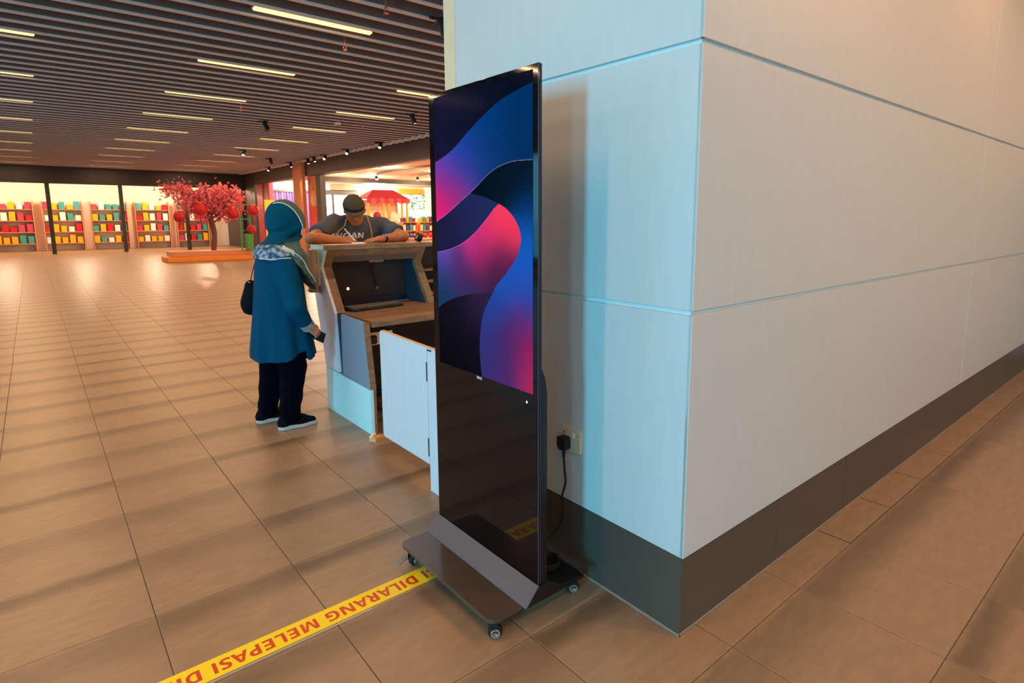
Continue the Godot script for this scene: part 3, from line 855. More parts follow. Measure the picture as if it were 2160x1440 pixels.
# ---------------------------------------------------------------- the service counter
func counter() -> void:
	var x0 := 1.635
	var x1 := 3.05
	var t := thing("service_counter", "long service counter with oak top and sloped computer recess, pale and light blue end panels", "counter", Vector3(2.3, 0, -4.2))
	var Z := Vector3(0, 0, 1)
	var U := Vector3.UP
	# worktop
	part(t, "worktop", boxm(Vector3(x0 - 0.004, 1.235, -4.69), Vector3(x1, 1.272, -4.328), 0.002), M.oak)
	# the white end panel with its bent profile
	part(t, "end_panel", prism(S(), [Vector2(-4.424, 1.106), Vector2(-4.2, 0.778), Vector2(-4.166, 0.335), Vector2(-4.42, 0.335), Vector2(-4.585, 0.92), Vector2(-4.592, 1.106)], Vector3(x0, 0, 0), Z, U, Vector3(0.02, 0, 0)).commit(), M.lavender)
	part(t, "lit_upper_end_panel", prism(S(), [Vector2(-4.6, 1.234), Vector2(-4.335, 1.234), Vector2(-4.424, 1.107), Vector2(-4.592, 1.107)], Vector3(x0, 0, 0), Z, U, Vector3(0.02, 0, 0)).commit(), M.plinth_blue)  # upper part of the same panel, its brighter light put into the colour
	part(t, "lit_top_end_strip", boxm(Vector3(x0 - 0.0065, 1.236, -4.6), Vector3(x0 - 0.0042, 1.271, -4.335)), M.plinth_blue)  # strip painted with the same bright light as the panel below
	# sloped frame round the recess: left and right cheeks, lintel
	var top := Vector2(-4.335, 1.233)
	var slope := [Vector2(-4.335, 1.233), Vector2(-4.424, 1.106), Vector2(-4.2, 0.775), Vector2(-4.25, 0.775), Vector2(-4.474, 1.106), Vector2(-4.41, 1.233)]
	part(t, "left_cheek", prism(S(), slope, Vector3(x0 + 0.0205, 0, 0), Z, U, Vector3(0.062, 0, 0)).commit(), M.oak)
	part(t, "right_cheek", prism(S(), slope, Vector3(2.43, 0, 0), Z, U, Vector3(0.062, 0, 0)).commit(), M.oak)
	part(t, "lintel", prism(S(), [Vector2(-4.338, 1.233), Vector2(-4.37, 1.187), Vector2(-4.39, 1.187), Vector2(-4.36, 1.233)], Vector3(x0 + 0.083, 0, 0), Z, U, Vector3(2.43 - x0 - 0.083, 0, 0)).commit(), M.oak)
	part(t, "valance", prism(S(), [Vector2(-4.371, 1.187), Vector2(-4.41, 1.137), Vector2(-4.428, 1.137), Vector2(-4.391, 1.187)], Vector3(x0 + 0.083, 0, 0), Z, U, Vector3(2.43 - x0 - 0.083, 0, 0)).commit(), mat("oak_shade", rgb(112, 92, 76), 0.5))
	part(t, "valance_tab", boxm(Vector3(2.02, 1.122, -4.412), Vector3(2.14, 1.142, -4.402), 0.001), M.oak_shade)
	# recess
	part(t, "recess_back", boxm(Vector3(x0 + 0.083, 0.775, -4.58), Vector3(2.43, 1.23, -4.57)), M.recess_dark)
	var rw := [Vector2(-4.57, 0.775), Vector2(-4.255, 0.775), Vector2(-4.465, 1.1), Vector2(-4.42, 1.185), Vector2(-4.57, 1.2)]
	part(t, "recess_wall", prism(S(), rw, Vector3(2.418, 0, 0), Z, U, Vector3(0.0115, 0, 0)).commit(), M.recess_daylit_teal)
	part(t, "recess_wall", prism(S(), rw, Vector3(x0 + 0.0835, 0, 0), Z, U, Vector3(0.0115, 0, 0)).commit(), M.recess_dark)
	part(t, "recess_ceiling", boxm(Vector3(x0 + 0.0835, 1.2, -4.57), Vector3(2.4295, 1.232, -4.4)), M.navy)
	part(t, "cable_flap", boxm(Vector3(1.85, 0.7755, -4.566), Vector3(2.415, 0.83, -4.552), 0.002), M.navy)
	part(t, "hanging_cable", tube(S(), curve([Vector3(2.1, 1.2, -4.55), Vector3(2.11, 1.05, -4.553), Vector3(2.13, 0.96, -4.555), Vector3(2.14, 0.9, -4.562)], 5), 0.005, 6).commit(), M.rubber)
	part(t, "grommet", lathe(S(), [Vector2(0, 0.008), Vector2(0.012, 0.006), Vector2(0.014, 0)], Vector3(2.15, 0.895, -4.57), 12, Basis(Vector3.RIGHT, PI / 2)).commit(), M.grey_plastic)
	part(t, "lit_button", lathe(S(), [Vector2(0, 0.006), Vector2(0.011, 0.004), Vector2(0.013, 0)], Vector3(1.9, 0.905, -4.57), 14, Basis(Vector3.RIGHT, PI / 2)).commit(), M.button_glow)
	# desk
	part(t, "desk", prism(S(), [Vector2(-4.5, 0.774), Vector2(-3.7, 0.774), Vector2(-3.7, 0.734), Vector2(-4.5, 0.734)], Vector3(x0 + 0.06, 0, 0), Z, U, Vector3(x1 - x0 - 0.06, 0, 0)).commit(), M.oak)
	# lower end: slate panel over a pale blue plinth, dark gap between the panels
	part(t, "dark_gap", boxm(Vector3(x0 + 0.018, 0.33, -4.2), Vector3(x0 + 0.024, 0.775, -4.05)), M.navy)
	part(t, "side_panel", prism(S(), [Vector2(-4.085, 0.785), Vector2(-3.707, 0.775), Vector2(-3.636, 0.32), Vector2(-4.1, 0.335)], Vector3(x0, 0, 0), Z, U, Vector3(0.02, 0, 0)).commit(), M.slate_blue)
	part(t, "side_panel_edge", prism(S(), [Vector2(-3.7065, 0.775), Vector2(-3.6355, 0.32), Vector2(-3.634, 0.32), Vector2(-3.705, 0.775)], Vector3(x0, 0, 0), Z, U, Vector3(0.042, 0, 0)).commit(), M.oak)
	part(t, "side_panel_liner", prism(S(), [Vector2(-4.05, 0.733), Vector2(-3.707, 0.733), Vector2(-3.636, 0.32), Vector2(-4.05, 0.32)], Vector3(x0 + 0.0205, 0, 0), Z, U, Vector3(0.021, 0, 0)).commit(), M.oak)
	part(t, "plinth", prism(S(), [Vector2(-4.42, 0.0), Vector2(-3.635, 0.0), Vector2(-3.635, 0.318), Vector2(-4.4, 0.33), Vector2(-4.42, 0.33)], Vector3(x0 - 0.002, 0, 0), Z, U, Vector3(0.022, 0, 0)).commit(), M.plinth_blue)
	part(t, "plinth_edge", boxm(Vector3(x0 + 0.0205, 0.0, -3.66), Vector3(x0 + 0.04, 0.318, -3.635)), M.oak)
	part(t, "back_board", boxm(Vector3(x0 + 0.03, 0.0, -4.43), Vector3(x1, 0.733, -4.41)), M.recess_dark)
	part(t, "customer_panel", prism(S(), [Vector2(-4.602, 1.233), Vector2(-4.602, 0.76), Vector2(-4.45, 0.335), Vector2(-4.45, 0.0), Vector2(-4.435, 0.0), Vector2(-4.435, 0.335), Vector2(-4.587, 0.76), Vector2(-4.587, 1.233)], Vector3(x0 + 0.021, 0, 0), Z, U, Vector3(x1 - x0 - 0.021, 0, 0)).commit(), M.lavender)
	# open shelves right of the recess
	part(t, "shelf_back", boxm(Vector3(2.493, 0.775, -4.55), Vector3(x1, 1.23, -4.54)), M.navy)
	for k in 3:
		part(t, "shelf", boxm(Vector3(2.493, 1.03 - 0.095 * k, -4.54), Vector3(x1, 1.045 - 0.095 * k, -4.36 + 0.06 * k), 0.001), M.oak)
	part(t, "far_end", prism(S(), [Vector2(-4.6, 1.233), Vector2(-4.335, 1.233), Vector2(-4.424, 1.106), Vector2(-4.2, 0.778), Vector2(-3.72, 0.73), Vector2(-3.64, 0.0), Vector2(-4.43, 0.0), Vector2(-4.6, 0.92)], Vector3(x1, 0, 0), Z, U, Vector3(0.02, 0, 0)).commit(), M.lavender)
	# sockets and cables under the desk
	var ps := thing("socket_strip", "beige socket plates with a black plug under the counter's desk", "sockets", Vector3(1.75, 0.6, -4.0))
	part(ps, "trunking", boxm(Vector3(1.678, 0.56, -3.79), Vector3(1.7, 0.72, -3.74), 0.003), M.cream_plastic)
	part(ps, "plate", boxm(Vector3(1.70, 0.585, -3.82), Vector3(1.9, 0.675, -3.81), 0.004), M.cream_plastic)
	part(ps, "plug", boxm(Vector3(1.715, 0.6, -3.81), Vector3(1.765, 0.66, -3.77), 0.008), M.rubber)
	part(ps, "rocker", boxm(Vector3(1.81, 0.62, -3.81), Vector3(1.825, 0.645, -3.804), 0.001), M.white_plastic)
	var cb := S()
	for k in 5:
		var pts := []
		for i in 12:
			pts.append(Vector3(1.74 + 0.02 * k + 0.05 * sin(i * 1.3 + k * 2.0), 0.05 + 0.025 * i + 0.02 * sin(i + k), -3.95 + 0.06 * cos(i * 1.7 + k)))
		tube(cb, curve(pts, 3), 0.005, 5)
	solo("cable_tangle", cb.commit(), M.rubber, "dark tangle of computer cables under the counter's desk", "cables").set_meta("kind", "stuff")

func counter_things() -> void:
	# keyboard on the desk
	var k := thing("keyboard", "dark computer keyboard with worn grey keys on the oak desk in the counter recess", "keyboard", Vector3(1.98, 0.775, -4.27))
	var kb := Basis(Vector3.UP, 0.12)
	var o := Vector3(1.98, 0.785, -4.27)
	part(k, "case", box(S(), o, Vector3(0.45, 0.02, 0.15), 0.006, kb).commit(), M.rubber)
	var ks := S()
	for r in 5:
		for c in 20:
			if r == 4 and c > 4 and c < 11:
				continue
			box(ks, o + kb * Vector3(-0.205 + c * 0.0215, 0.014, -0.055 + r * 0.026), Vector3(0.018, 0.009, 0.021), 0.003, kb)
	box(ks, o + kb * Vector3(-0.035, 0.014, 0.049), Vector3(0.12, 0.009, 0.021), 0.003, kb)
	part(k, "keys", ks.commit(), mat("keys", rgb(104, 88, 76), 0.5)).set_meta("kind", "stuff")
	# stack of paper cups in a holder on the end panel
	var cs := Vector3(1.585, 0, -4.455)
	var h := thing("cup_holder", "thin steel ring bracket holding the cup stack on the counter's end panel", "bracket", cs + Vector3(0.03, 0.93, 0))
	part(h, "ring", lathe(S(), [Vector2(0.0405, 0.0), Vector2(0.0455, 0.0), Vector2(0.0455, 0.012), Vector2(0.0405, 0.012), Vector2(0.0405, 0.0)], cs + Vector3(0, 0.925, 0), 20).commit(), M.kraft)
	part(h, "plate", boxm(Vector3(1.628, 0.9, -4.48), Vector3(1.635, 0.96, -4.43), 0.001), M.kraft)
	for i in 13:
		var y := 0.915 + i * 0.0225
		var cup := solo("paper_cup", lathe(S(), [Vector2(0.036, 0.0), Vector2(0.0395, 0.05), Vector2(0.0415, 0.05), Vector2(0.0415, 0.045), Vector2(0.0385, 0.043), Vector2(0.035, 0.003), Vector2(0.0, 0.003)], cs + Vector3(0, y, 0), 18).commit(), M.kraft, ("topmost" if i == 12 else "lowest" if i == 0 else ["", "second", "third", "fourth", "fifth", "sixth", "seventh", "eighth", "ninth", "tenth", "eleventh", "twelfth"][i]) + (" kraft paper cup of the stack on the counter's end" if i in [0, 12] else " kraft paper cup from the bottom of the stack on the counter's end"), "paper cup", "stacked kraft paper cups")
	# papers, pen, tape roll
	solo("paper_sheet", box(S(), Vector3(1.83, 1.2728, -4.45), Vector3(0.3, 0.0012, 0.2), 0.0, Basis(Vector3.UP, 0.15)).commit(), M.paper_buff, "buff sheet of paper under the man's writing arm on the counter", "paper")
	solo("notepad", box(S(), Vector3(1.965, 1.277, -4.5), Vector3(0.1, 0.008, 0.14), 0.001, Basis(Vector3.UP, -0.2)).commit(), M.paper, "small white notepad between the man's hands on the counter", "notepad")
	var tr := thing("tape_roll", "small dark roll of tape standing on the counter by the man's elbow", "tape roll", Vector3(2.5, 1.2725, -4.5))
	part(tr, "tape", lathe(S(), [Vector2(0.022, -0.02), Vector2(0.036, -0.02), Vector2(0.036, 0.02), Vector2(0.022, 0.02), Vector2(0.022, -0.02)], Vector3(2.52, 1.3088, -4.5), 20, Basis(Vector3(0, 0, 1), 1.2)).commit(), M.rubber)
	part(tr, "core", lathe(S(), [Vector2(0.019, -0.0195), Vector2(0.0218, -0.0195), Vector2(0.0218, 0.0195), Vector2(0.019, 0.0195), Vector2(0.019, -0.0195)], Vector3(2.52, 1.3088, -4.5), 20, Basis(Vector3(0, 0, 1), 1.2)).commit(), M.kraft)

func tape() -> void:
	# yellow warning tape on the floor along the row of tiles; it reads from the far side
	var t := thing("floor_tape", "yellow floor tape with upside down red capital letters running under the display", "floor tape", Vector3(0, 0, -2.013))
	part(t, "strip", boxm(Vector3(-3.3, 0.0001, -2.063), Vector3(1.42, 0.0009, -1.9625)), M.yellow_tape)
	var words := "DlLARANG MELEPASl"
	var lm := letters(words, 0.056, Vector3.ZERO, Vector3(-1, 0, 0), Vector3(0, 0, 1), 0.0006, "Droid Sans", 700, 1.015, false, true)
	var box_ := lm.get_aabb()
	for k in range(0, 5):
		var mi := part(t, "lettering", lm, M.tape_red)
		mi.position = Vector3(1.072 - (box_.size.x + 0.036) * (k - 1), 0.001, -2.038) - t.position
	solo("edge_trim", boxm(Vector3(-3.3, 0.0001, -1.955), Vector3(0.845, 0.0024, -1.948), 0.0008), M.aluminium, "thin pale metal strip on the floor along the yellow tape's near edge", "floor trim")

# ---------------------------------------------------------------- bodies: smooth unions of tapered capsules, meshed as surface nets
class Pr:
	var inv: Transform3D
	var a: Vector3
	var ab: Vector3
	var il := 0.0
	var ra := 0.0
	var rb := 0.0
	var s := 1.0
	var k := 0.02
	var c: Vector3
	var br := 0.0
	var cut := false
	var plain := true

# tapered capsule from a to b
func cap(P: Array, a: Vector3, b: Vector3, ra: float, rb: float, k := 0.02, cut := false) -> void:
	var q := Pr.new()
	q.a = a
	q.ab = b - a
	q.il = 1.0 / maxf(q.ab.length_squared(), 1e-9)
	q.ra = ra
	q.rb = rb
	q.k = k
	q.cut = cut
	q.c = (a + b) * 0.5
	q.br = q.ab.length() * 0.5 + maxf(ra, rb)
	P.append(q)

# ellipsoid with radii r about c, turned by b
func ell(P: Array, c: Vector3, r: Vector3, b := Basis(), k := 0.02, cut := false) -> void:
	var q := Pr.new()
	q.plain = false
	q.inv = Transform3D(b.scaled_local(r), c).affine_inverse()
	q.ra = 1.0
	q.s = minf(r.x, minf(r.y, r.z))
	q.k = k
	q.cut = cut
	q.c = c
	q.br = maxf(r.x, maxf(r.y, r.z))
	P.append(q)

# tapered capsule whose cross-section is squeezed: an ellipse of half-axes (ra*w.x, ra*w.z)
func oval(P: Array, a: Vector3, b: Vector3, ra: float, rb: float, w: Vector3, k := 0.02) -> void:
	cap(P, a, b, ra, rb, k)
	var q: Pr = P[-1]
	q.plain = false
	q.inv = Transform3D(Basis.from_scale(w), a).affine_inverse()
	q.a = Vector3.ZERO
	q.ab = (b - a) / w
	q.il = 1.0 / maxf(q.ab.length_squared(), 1e-9)
	q.s = minf(w.x, minf(w.y, w.z))
	q.br *= maxf(w.x, maxf(w.y, w.z))

func ev(P: Array, p: Vector3) -> float:
	var d := 1e3
	for q: Pr in P:
		var bd := p.distance_to(q.c) - q.br
		var e: float
		if q.cut:
			if bd > -d + q.k:
				continue
		elif bd > d + q.k:
			continue
		if q.plain:
			var w := p - q.a
			var h := clampf(w.dot(q.ab) * q.il, 0.0, 1.0)
			e = (w - q.ab * h).length() - lerpf(q.ra, q.rb, h)
		else:
			var w2: Vector3 = q.inv * p - q.a
			if q.il == 0.0:
				# ellipsoid: scaled by the gradient, so that thin ones keep their thickness
				var l := w2.length()
				e = (l - 1.0) * q.s if l < 1e-4 else (l - 1.0) * l / maxf((q.inv.basis.transposed() * w2).length(), 1e-6)
			else:
				var h2 := clampf(w2.dot(q.ab) * q.il, 0.0, 1.0)
				e = ((w2 - q.ab * h2).length() - lerpf(q.ra, q.rb, h2)) * q.s
		if q.cut:
			var h3 := maxf(q.k - absf(-e - d), 0.0) / q.k
			d = maxf(d, -e) + h3 * h3 * q.k * 0.25
		else:
			var h4 := maxf(q.k - absf(e - d), 0.0) / q.k
			d = minf(d, e) - h4 * h4 * q.k * 0.25
	return d

func new_body() -> Dictionary:
	return {"v": PackedVector3Array(), "n": PackedVector3Array(), "c": PackedColorArray(), "i": PackedInt32Array()}

func nets(A: Dictionary, f: Callable, lo: Vector3, hi: Vector3, h: float, colour: Callable) -> void:
	var nb := 4
	var bx := int(ceil((hi.x - lo.x) / h / nb))
	var by := int(ceil((hi.y - lo.y) / h / nb))
	var bz := int(ceil((hi.z - lo.z) / h / nb))
	var nx := bx * nb + 1
	var ny := by * nb + 1
	var nz := bz * nb + 1
	var val := PackedFloat32Array()
	val.resize(nx * ny * nz)
	val.fill(1e9)
	var cell := PackedInt32Array()
	cell.resize(nx * ny * nz)
	cell.fill(-1)
	var reach := nb * h * 0.87 * 1.35 + h
	var blocks := []
	for k in bz:
		for j in by:
			for i in bx:
				var c := lo + Vector3(i + 0.5, j + 0.5, k + 0.5) * (nb * h)
				if absf(f.call(c)) > reach:
					continue
				blocks.append(Vector3i(i * nb, j * nb, k * nb))
				for z in nb + 1:
					for y in nb + 1:
						for x in nb + 1:
							var id := ((k * nb + z) * ny + j * nb + y) * nx + i * nb + x
							if val[id] > 1e8:
								val[id] = f.call(lo + Vector3(i * nb + x, j * nb + y, k * nb + z) * h)
	var V: PackedVector3Array = A.v
	var N: PackedVector3Array = A.n
	var C: PackedColorArray = A.c
	var I: PackedInt32Array = A.i
	var sy := nx
	var sz := nx * ny
	for b: Vector3i in blocks:
		for z in range(b.z, b.z + nb):
			for y in range(b.y, b.y + nb):
				for x in range(b.x, b.x + nb):
					var o := z * sz + y * sy + x
					var v0 := val[o]
					var v1 := val[o + 1]
					var v2 := val[o + sy]
					var v3 := val[o + sy + 1]
					var v4 := val[o + sz]
					var v5 := val[o + sz + 1]
					var v6 := val[o + sz + sy]
					var v7 := val[o + sz + sy + 1]
					var m := int(v0 < 0) + int(v1 < 0) + int(v2 < 0) + int(v3 < 0) + int(v4 < 0) + int(v5 < 0) + int(v6 < 0) + int(v7 < 0)
					if m == 0 or m == 8:
						continue
					var p := Vector3.ZERO
					var n := 0
					if (v0 < 0) != (v1 < 0):
						p += Vector3(v0 / (v0 - v1), 0, 0); n += 1
					if (v2 < 0) != (v3 < 0):
						p += Vector3(v2 / (v2 - v3), 1, 0); n += 1
					if (v4 < 0) != (v5 < 0):
						p += Vector3(v4 / (v4 - v5), 0, 1); n += 1
					if (v6 < 0) != (v7 < 0):
						p += Vector3(v6 / (v6 - v7), 1, 1); n += 1
					if (v0 < 0) != (v2 < 0):
						p += Vector3(0, v0 / (v0 - v2), 0); n += 1
					if (v1 < 0) != (v3 < 0):
						p += Vector3(1, v1 / (v1 - v3), 0); n += 1
					if (v4 < 0) != (v6 < 0):
						p += Vector3(0, v4 / (v4 - v6), 1); n += 1
					if (v5 < 0) != (v7 < 0):
						p += Vector3(1, v5 / (v5 - v7), 1); n += 1
					if (v0 < 0) != (v4 < 0):
						p += Vector3(0, 0, v0 / (v0 - v4)); n += 1
					if (v1 < 0) != (v5 < 0):
						p += Vector3(1, 0, v1 / (v1 - v5)); n += 1
					if (v2 < 0) != (v6 < 0):
						p += Vector3(0, 1, v2 / (v2 - v6)); n += 1
					if (v3 < 0) != (v7 < 0):
						p += Vector3(1, 1, v3 / (v3 - v7)); n += 1
					p = lo + (Vector3(x, y, z) + p / n) * h
					cell[o] = V.size()
					V.append(p)
					N.append(Vector3(v1 + v3 + v5 + v7 - v0 - v2 - v4 - v6, v2 + v3 + v6 + v7 - v0 - v1 - v4 - v5, v4 + v5 + v6 + v7 - v0 - v1 - v2 - v3).normalized())
					C.append(colour.call(p))
	for b: Vector3i in blocks:
		for z in range(b.z, b.z + nb):
			for y in range(b.y, b.y + nb):
				for x in range(b.x, b.x + nb):
					var o := z * sz + y * sy + x
					if cell[o] < 0:
						continue
					var inside := val[o] < 0
					for ax in 3:
						var d := 1 if ax == 0 else sy if ax == 1 else sz
						var e := sy if ax == 0 else sz if ax == 1 else 1
						var g := sz if ax == 0 else 1 if ax == 1 else sy
						if (val[o + d] < 0) == inside or o - e - g < 0:
							continue
						var a0 := cell[o]
						var a1 := cell[o - e]
						var a2 := cell[o - e - g]
						var a3 := cell[o - g]
						if a1 < 0 or a2 < 0 or a3 < 0:
							continue
						for idx: int in ([a0, a3, a2, a0, a2, a1] if inside else [a0, a1, a2, a0, a2, a3]):
							I.append(idx)
	A.v = V
	A.n = N
	A.c = C
	A.i = I

func body_mesh(A: Dictionary) -> ArrayMesh:
	var arr := []
	arr.resize(Mesh.ARRAY_MAX)
	arr[Mesh.ARRAY_VERTEX] = A.v
	arr[Mesh.ARRAY_NORMAL] = A.n
	arr[Mesh.ARRAY_COLOR] = A.c
	arr[Mesh.ARRAY_INDEX] = A.i
	var m := ArrayMesh.new()
	m.add_surface_from_arrays(Mesh.PRIMITIVE_TRIANGLES, arr)
	return m

func tinted(called: String, rough := 0.75) -> StandardMaterial3D:
	var m := mat(called, Color.WHITE, rough)
	m.vertex_color_use_as_albedo = true
	return m

func lin(r: float, g: float, b: float) -> Color:
	return rgb(r, g, b).srgb_to_linear()

# moves a point onto the surface of f, then out by `lift`
func snap(f: Callable, p: Vector3, lift := 0.0) -> Vector3:
	var e := 0.003
	for i in 6:
		var g := Vector3(f.call(p + Vector3(e, 0, 0)) - f.call(p - Vector3(e, 0, 0)), f.call(p + Vector3(0, e, 0)) - f.call(p - Vector3(0, e, 0)), f.call(p + Vector3(0, 0, e)) - f.call(p - Vector3(0, 0, e))) / (2.0 * e)
		var l := maxf(g.length(), 0.3)
		p -= g.normalized() * ((f.call(p) - lift) / l) * 0.9
	return p

# a head about T (origin between the ears, +y up, +z the way the face looks); size 1 is an adult head 0.22 m high
func head(P: Array, T: Transform3D, k := 1.0) -> void:
	var b := T.basis
	var at := func(x: float, y: float, z: float) -> Vector3: return T * (Vector3(x, y, z) * k)
	ell(P, at.call(0, 0.028, -0.012), Vector3(0.075, 0.085, 0.096) * k, b, 0.02)
	ell(P, at.call(0, -0.04, 0.03), Vector3(0.057, 0.072, 0.058) * k, b, 0.03)
	ell(P, at.call(0, -0.096, 0.058), Vector3(0.024, 0.018, 0.022) * k, b, 0.03)
	for s in [-1.0, 1.0]:
		cap(P, at.call(0.05 * s, -0.055, 0.0), at.call(0.022 * s, -0.094, 0.05), 0.02 * k, 0.018 * k, 0.03)
		ell(P, at.call(0.04 * s, -0.022, 0.062), Vector3(0.024, 0.02, 0.022) * k, b, 0.025)
		cap(P, at.call(0.012 * s, 0.03, 0.088), at.call(0.045 * s, 0.032, 0.07), 0.01 * k, 0.01 * k, 0.016)
		ell(P, at.call(0.032 * s, 0.006, 0.092), Vector3(0.017, 0.011, 0.014) * k, b, 0.012, true)
		ell(P, at.call(0.032 * s, 0.006, 0.074), Vector3(0.0145, 0.0125, 0.0145) * k, b, 0.003)
		ell(P, at.call(0.079 * s, 0.0, -0.008), Vector3(0.009, 0.031, 0.018) * k, b * Basis(Vector3.UP, 0.35 * s), 0.01)
		ell(P, at.call(0.086 * s, 0.002, 0.0), Vector3(0.006, 0.017, 0.009) * k, b, 0.006, true)
		ell(P, at.call(0.0125 * s, -0.035, 0.096), Vector3(0.009, 0.008, 0.01) * k, b, 0.008)
	cap(P, at.call(0, 0.012, 0.086), at.call(0, -0.028, 0.107), 0.009 * k, 0.0125 * k, 0.012)
	cap(P, at.call(-0.017, -0.0585, 0.083), at.call(0.017, -0.0585, 0.083), 0.0065 * k, 0.0065 * k, 0.006)
	cap(P, at.call(-0.014, -0.069, 0.083), at.call(0.014, -0.069, 0.083), 0.0075 * k, 0.0075 * k, 0.006)
	cap(P, at.call(-0.022, -0.0635, 0.094), at.call(0.022, -0.0635, 0.094), 0.0022 * k, 0.0022 * k, 0.003, true)

# colours of a face: lips, brows, eyes, hair line
func face_colour(p: Vector3, Ti: Transform3D, k: float, skin: Color, hair: Color, hair_from := 0.06) -> Color:
	var q: Vector3 = (Ti * p) / k
	var c := skin
	if q.z > 0.06:
		if absf(q.x) < 0.024 and q.y < -0.053 and q.y > -0.077:
			c = c.lerp(lin(150, 82, 74), 0.35)
		var ex := absf(absf(q.x) - 0.032)
		if ex < 0.0125 and absf(q.y - 0.006) < 0.0055:
			c = lin(225, 220, 212) if ex > 0.0045 else lin(30, 22, 18)
		elif ex < 0.016 and absf(q.y - 0.006) < 0.009:
			c = skin * 0.55
		if absf(absf(q.x) - 0.033) < 0.017 and q.y > 0.024 and q.y < 0.033:
			c = hair
	if q.y > hair_from or (q.z < -0.01 and q.y > -0.035 and absf(q.x) < 0.078) or (q.z < 0.03 and q.y > 0.012 and absf(q.x) < 0.079 and absf(q.x) > 0.06):
		c = hair
	c.a = 1.0
	return c

# a hand: T's origin is the wrist, +y runs to the fingers, +z is the back of the hand, +x the thumb's side (mirrored when side is -1)
func hand(P: Array, T: Transform3D, side: float, curl: Array, thumb: Array, k := 1.0, spread := 1.0) -> void:
	var at := func(v: Vector3) -> Vector3: return T * (Vector3(v.x * side, v.y, v.z) * k)
	oval(P, at.call(Vector3(0, -0.015, 0)), at.call(Vector3(0, 0.02, 0)), 0.026 * k, 0.028 * k, Vector3(1, 1, 1), 0.02)
	for f in 4:
		var x := 0.029 - 0.0185 * f
		cap(P, at.call(Vector3(x * 0.55, 0.012, 0)), at.call(Vector3(x, 0.083 - 0.004 * absf(f - 1.0), 0.002)), 0.0145 * k, 0.0105 * k, 0.014)
	var lens := [0.07, 0.078, 0.073, 0.057]
	for f in 4:
		var x := 0.029 - 0.0185 * f
		var p := Vector3(x, 0.083 - 0.004 * absf(f - 1.0), 0.002)
		var yaw := (0.09 - 0.075 * f) * spread
		var bend: float = curl[f]
		var a := 0.0
		var l: float = lens[f]
		var r := 0.0092 if f < 3 else 0.0082
		for seg in 3:
			a += bend * [0.75, 1.0, 0.7][seg]
			var dir := Vector3(sin(yaw) * cos(a), cos(yaw) * cos(a), -sin(a))
			var q: Vector3 = p + dir * l * [0.46, 0.3, 0.24][seg]
			cap(P, at.call(p), at.call(q), r * k, (r - 0.0008) * k, 0.004)
			p = q
			r -= 0.0006
	# thumb: leaves the side of the palm near its base
	var tp := Vector3(0.02, 0.022, -0.006)
	var dirs: Array = thumb
	var tr := 0.0125
	for seg in 3:
		var q: Vector3 = tp + (dirs[seg] as Vector3).normalized() * [0.04, 0.033, 0.026][seg]
		cap(P, at.call(tp), at.call(q), tr * k, (tr - 0.0015) * k, 0.008)
		tp = q
		tr -= 0.0015

func frame(origin: Vector3, along: Vector3, back: Vector3) -> Transform3D:
	var y := along.normalized()
	var x := y.cross(back).normalized()
	return Transform3D(Basis(x, y, x.cross(y)), origin)

func table(rows: Array, y: float) -> Vector3:
	# rows of [y, a, b, c] from the top down, eased between
	for i in rows.size() - 1:
		if y >= rows[i + 1][0]:
			var t := clampf((y - rows[i + 1][0]) / (rows[i][0] - rows[i + 1][0]), 0.0, 1.0)
			return Vector3(lerpf(rows[i + 1][1], rows[i][1], t), lerpf(rows[i + 1][2], rows[i][2], t), lerpf(rows[i + 1][3], rows[i][3], t))
	var l: Array = rows[-1]
	return Vector3(l[1], l[2], l[3])

func shoe(o: Node3D, at: Vector3, turn: float, upper: Color, sole: Color, called: String, k := 1.0) -> void:
	# toe along +x; `at` is the middle of the sole on the floor
	var P := []
	cap(P, Vector3(-0.1, 0.045, 0), Vector3(0.02, 0.045, 0), 0.04, 0.042, 0.03)
	cap(P, Vector3(0.02, 0.042, 0.002), Vector3(0.1, 0.03, 0.006), 0.043, 0.028, 0.03)
	cap(P, Vector3(-0.1, 0.05, 0), Vector3(-0.085, 0.085, 0), 0.036, 0.04, 0.03)
	var Q := []
	cap(Q, Vector3(-0.1, 0.02, 0), Vector3(0.03, 0.02, 0.002), 0.041, 0.047, 0.02)
	cap(Q, Vector3(0.03, 0.02, 0.002), Vector3(0.1, 0.02, 0.007), 0.047, 0.035, 0.02)
	var up := func(p: Vector3) -> float: return maxf(ev(P, p), 0.02 - p.y)
	var so := func(p: Vector3) -> float: return maxf(maxf(ev(Q, Vector3(p.x, 0.02, p.z)), -p.y + 0.0005), p.y - 0.027 - 0.008 * smoothstep(0.02, -0.12, p.x))
	var A := new_body()
	nets(A, up, Vector3(-0.17, 0.0, -0.07), Vector3(0.17, 0.15, 0.07), 0.006, func(_p): return upper)
	nets(A, so, Vector3(-0.17, -0.01, -0.07), Vector3(0.17, 0.05, 0.07), 0.005, func(_p): return sole)
	var mi := part(o, called, body_mesh(A), M.cloth)
	mi.transform = Transform3D(Basis(Vector3.UP, turn).scaled(Vector3.ONE * k), at - origin_of(o))

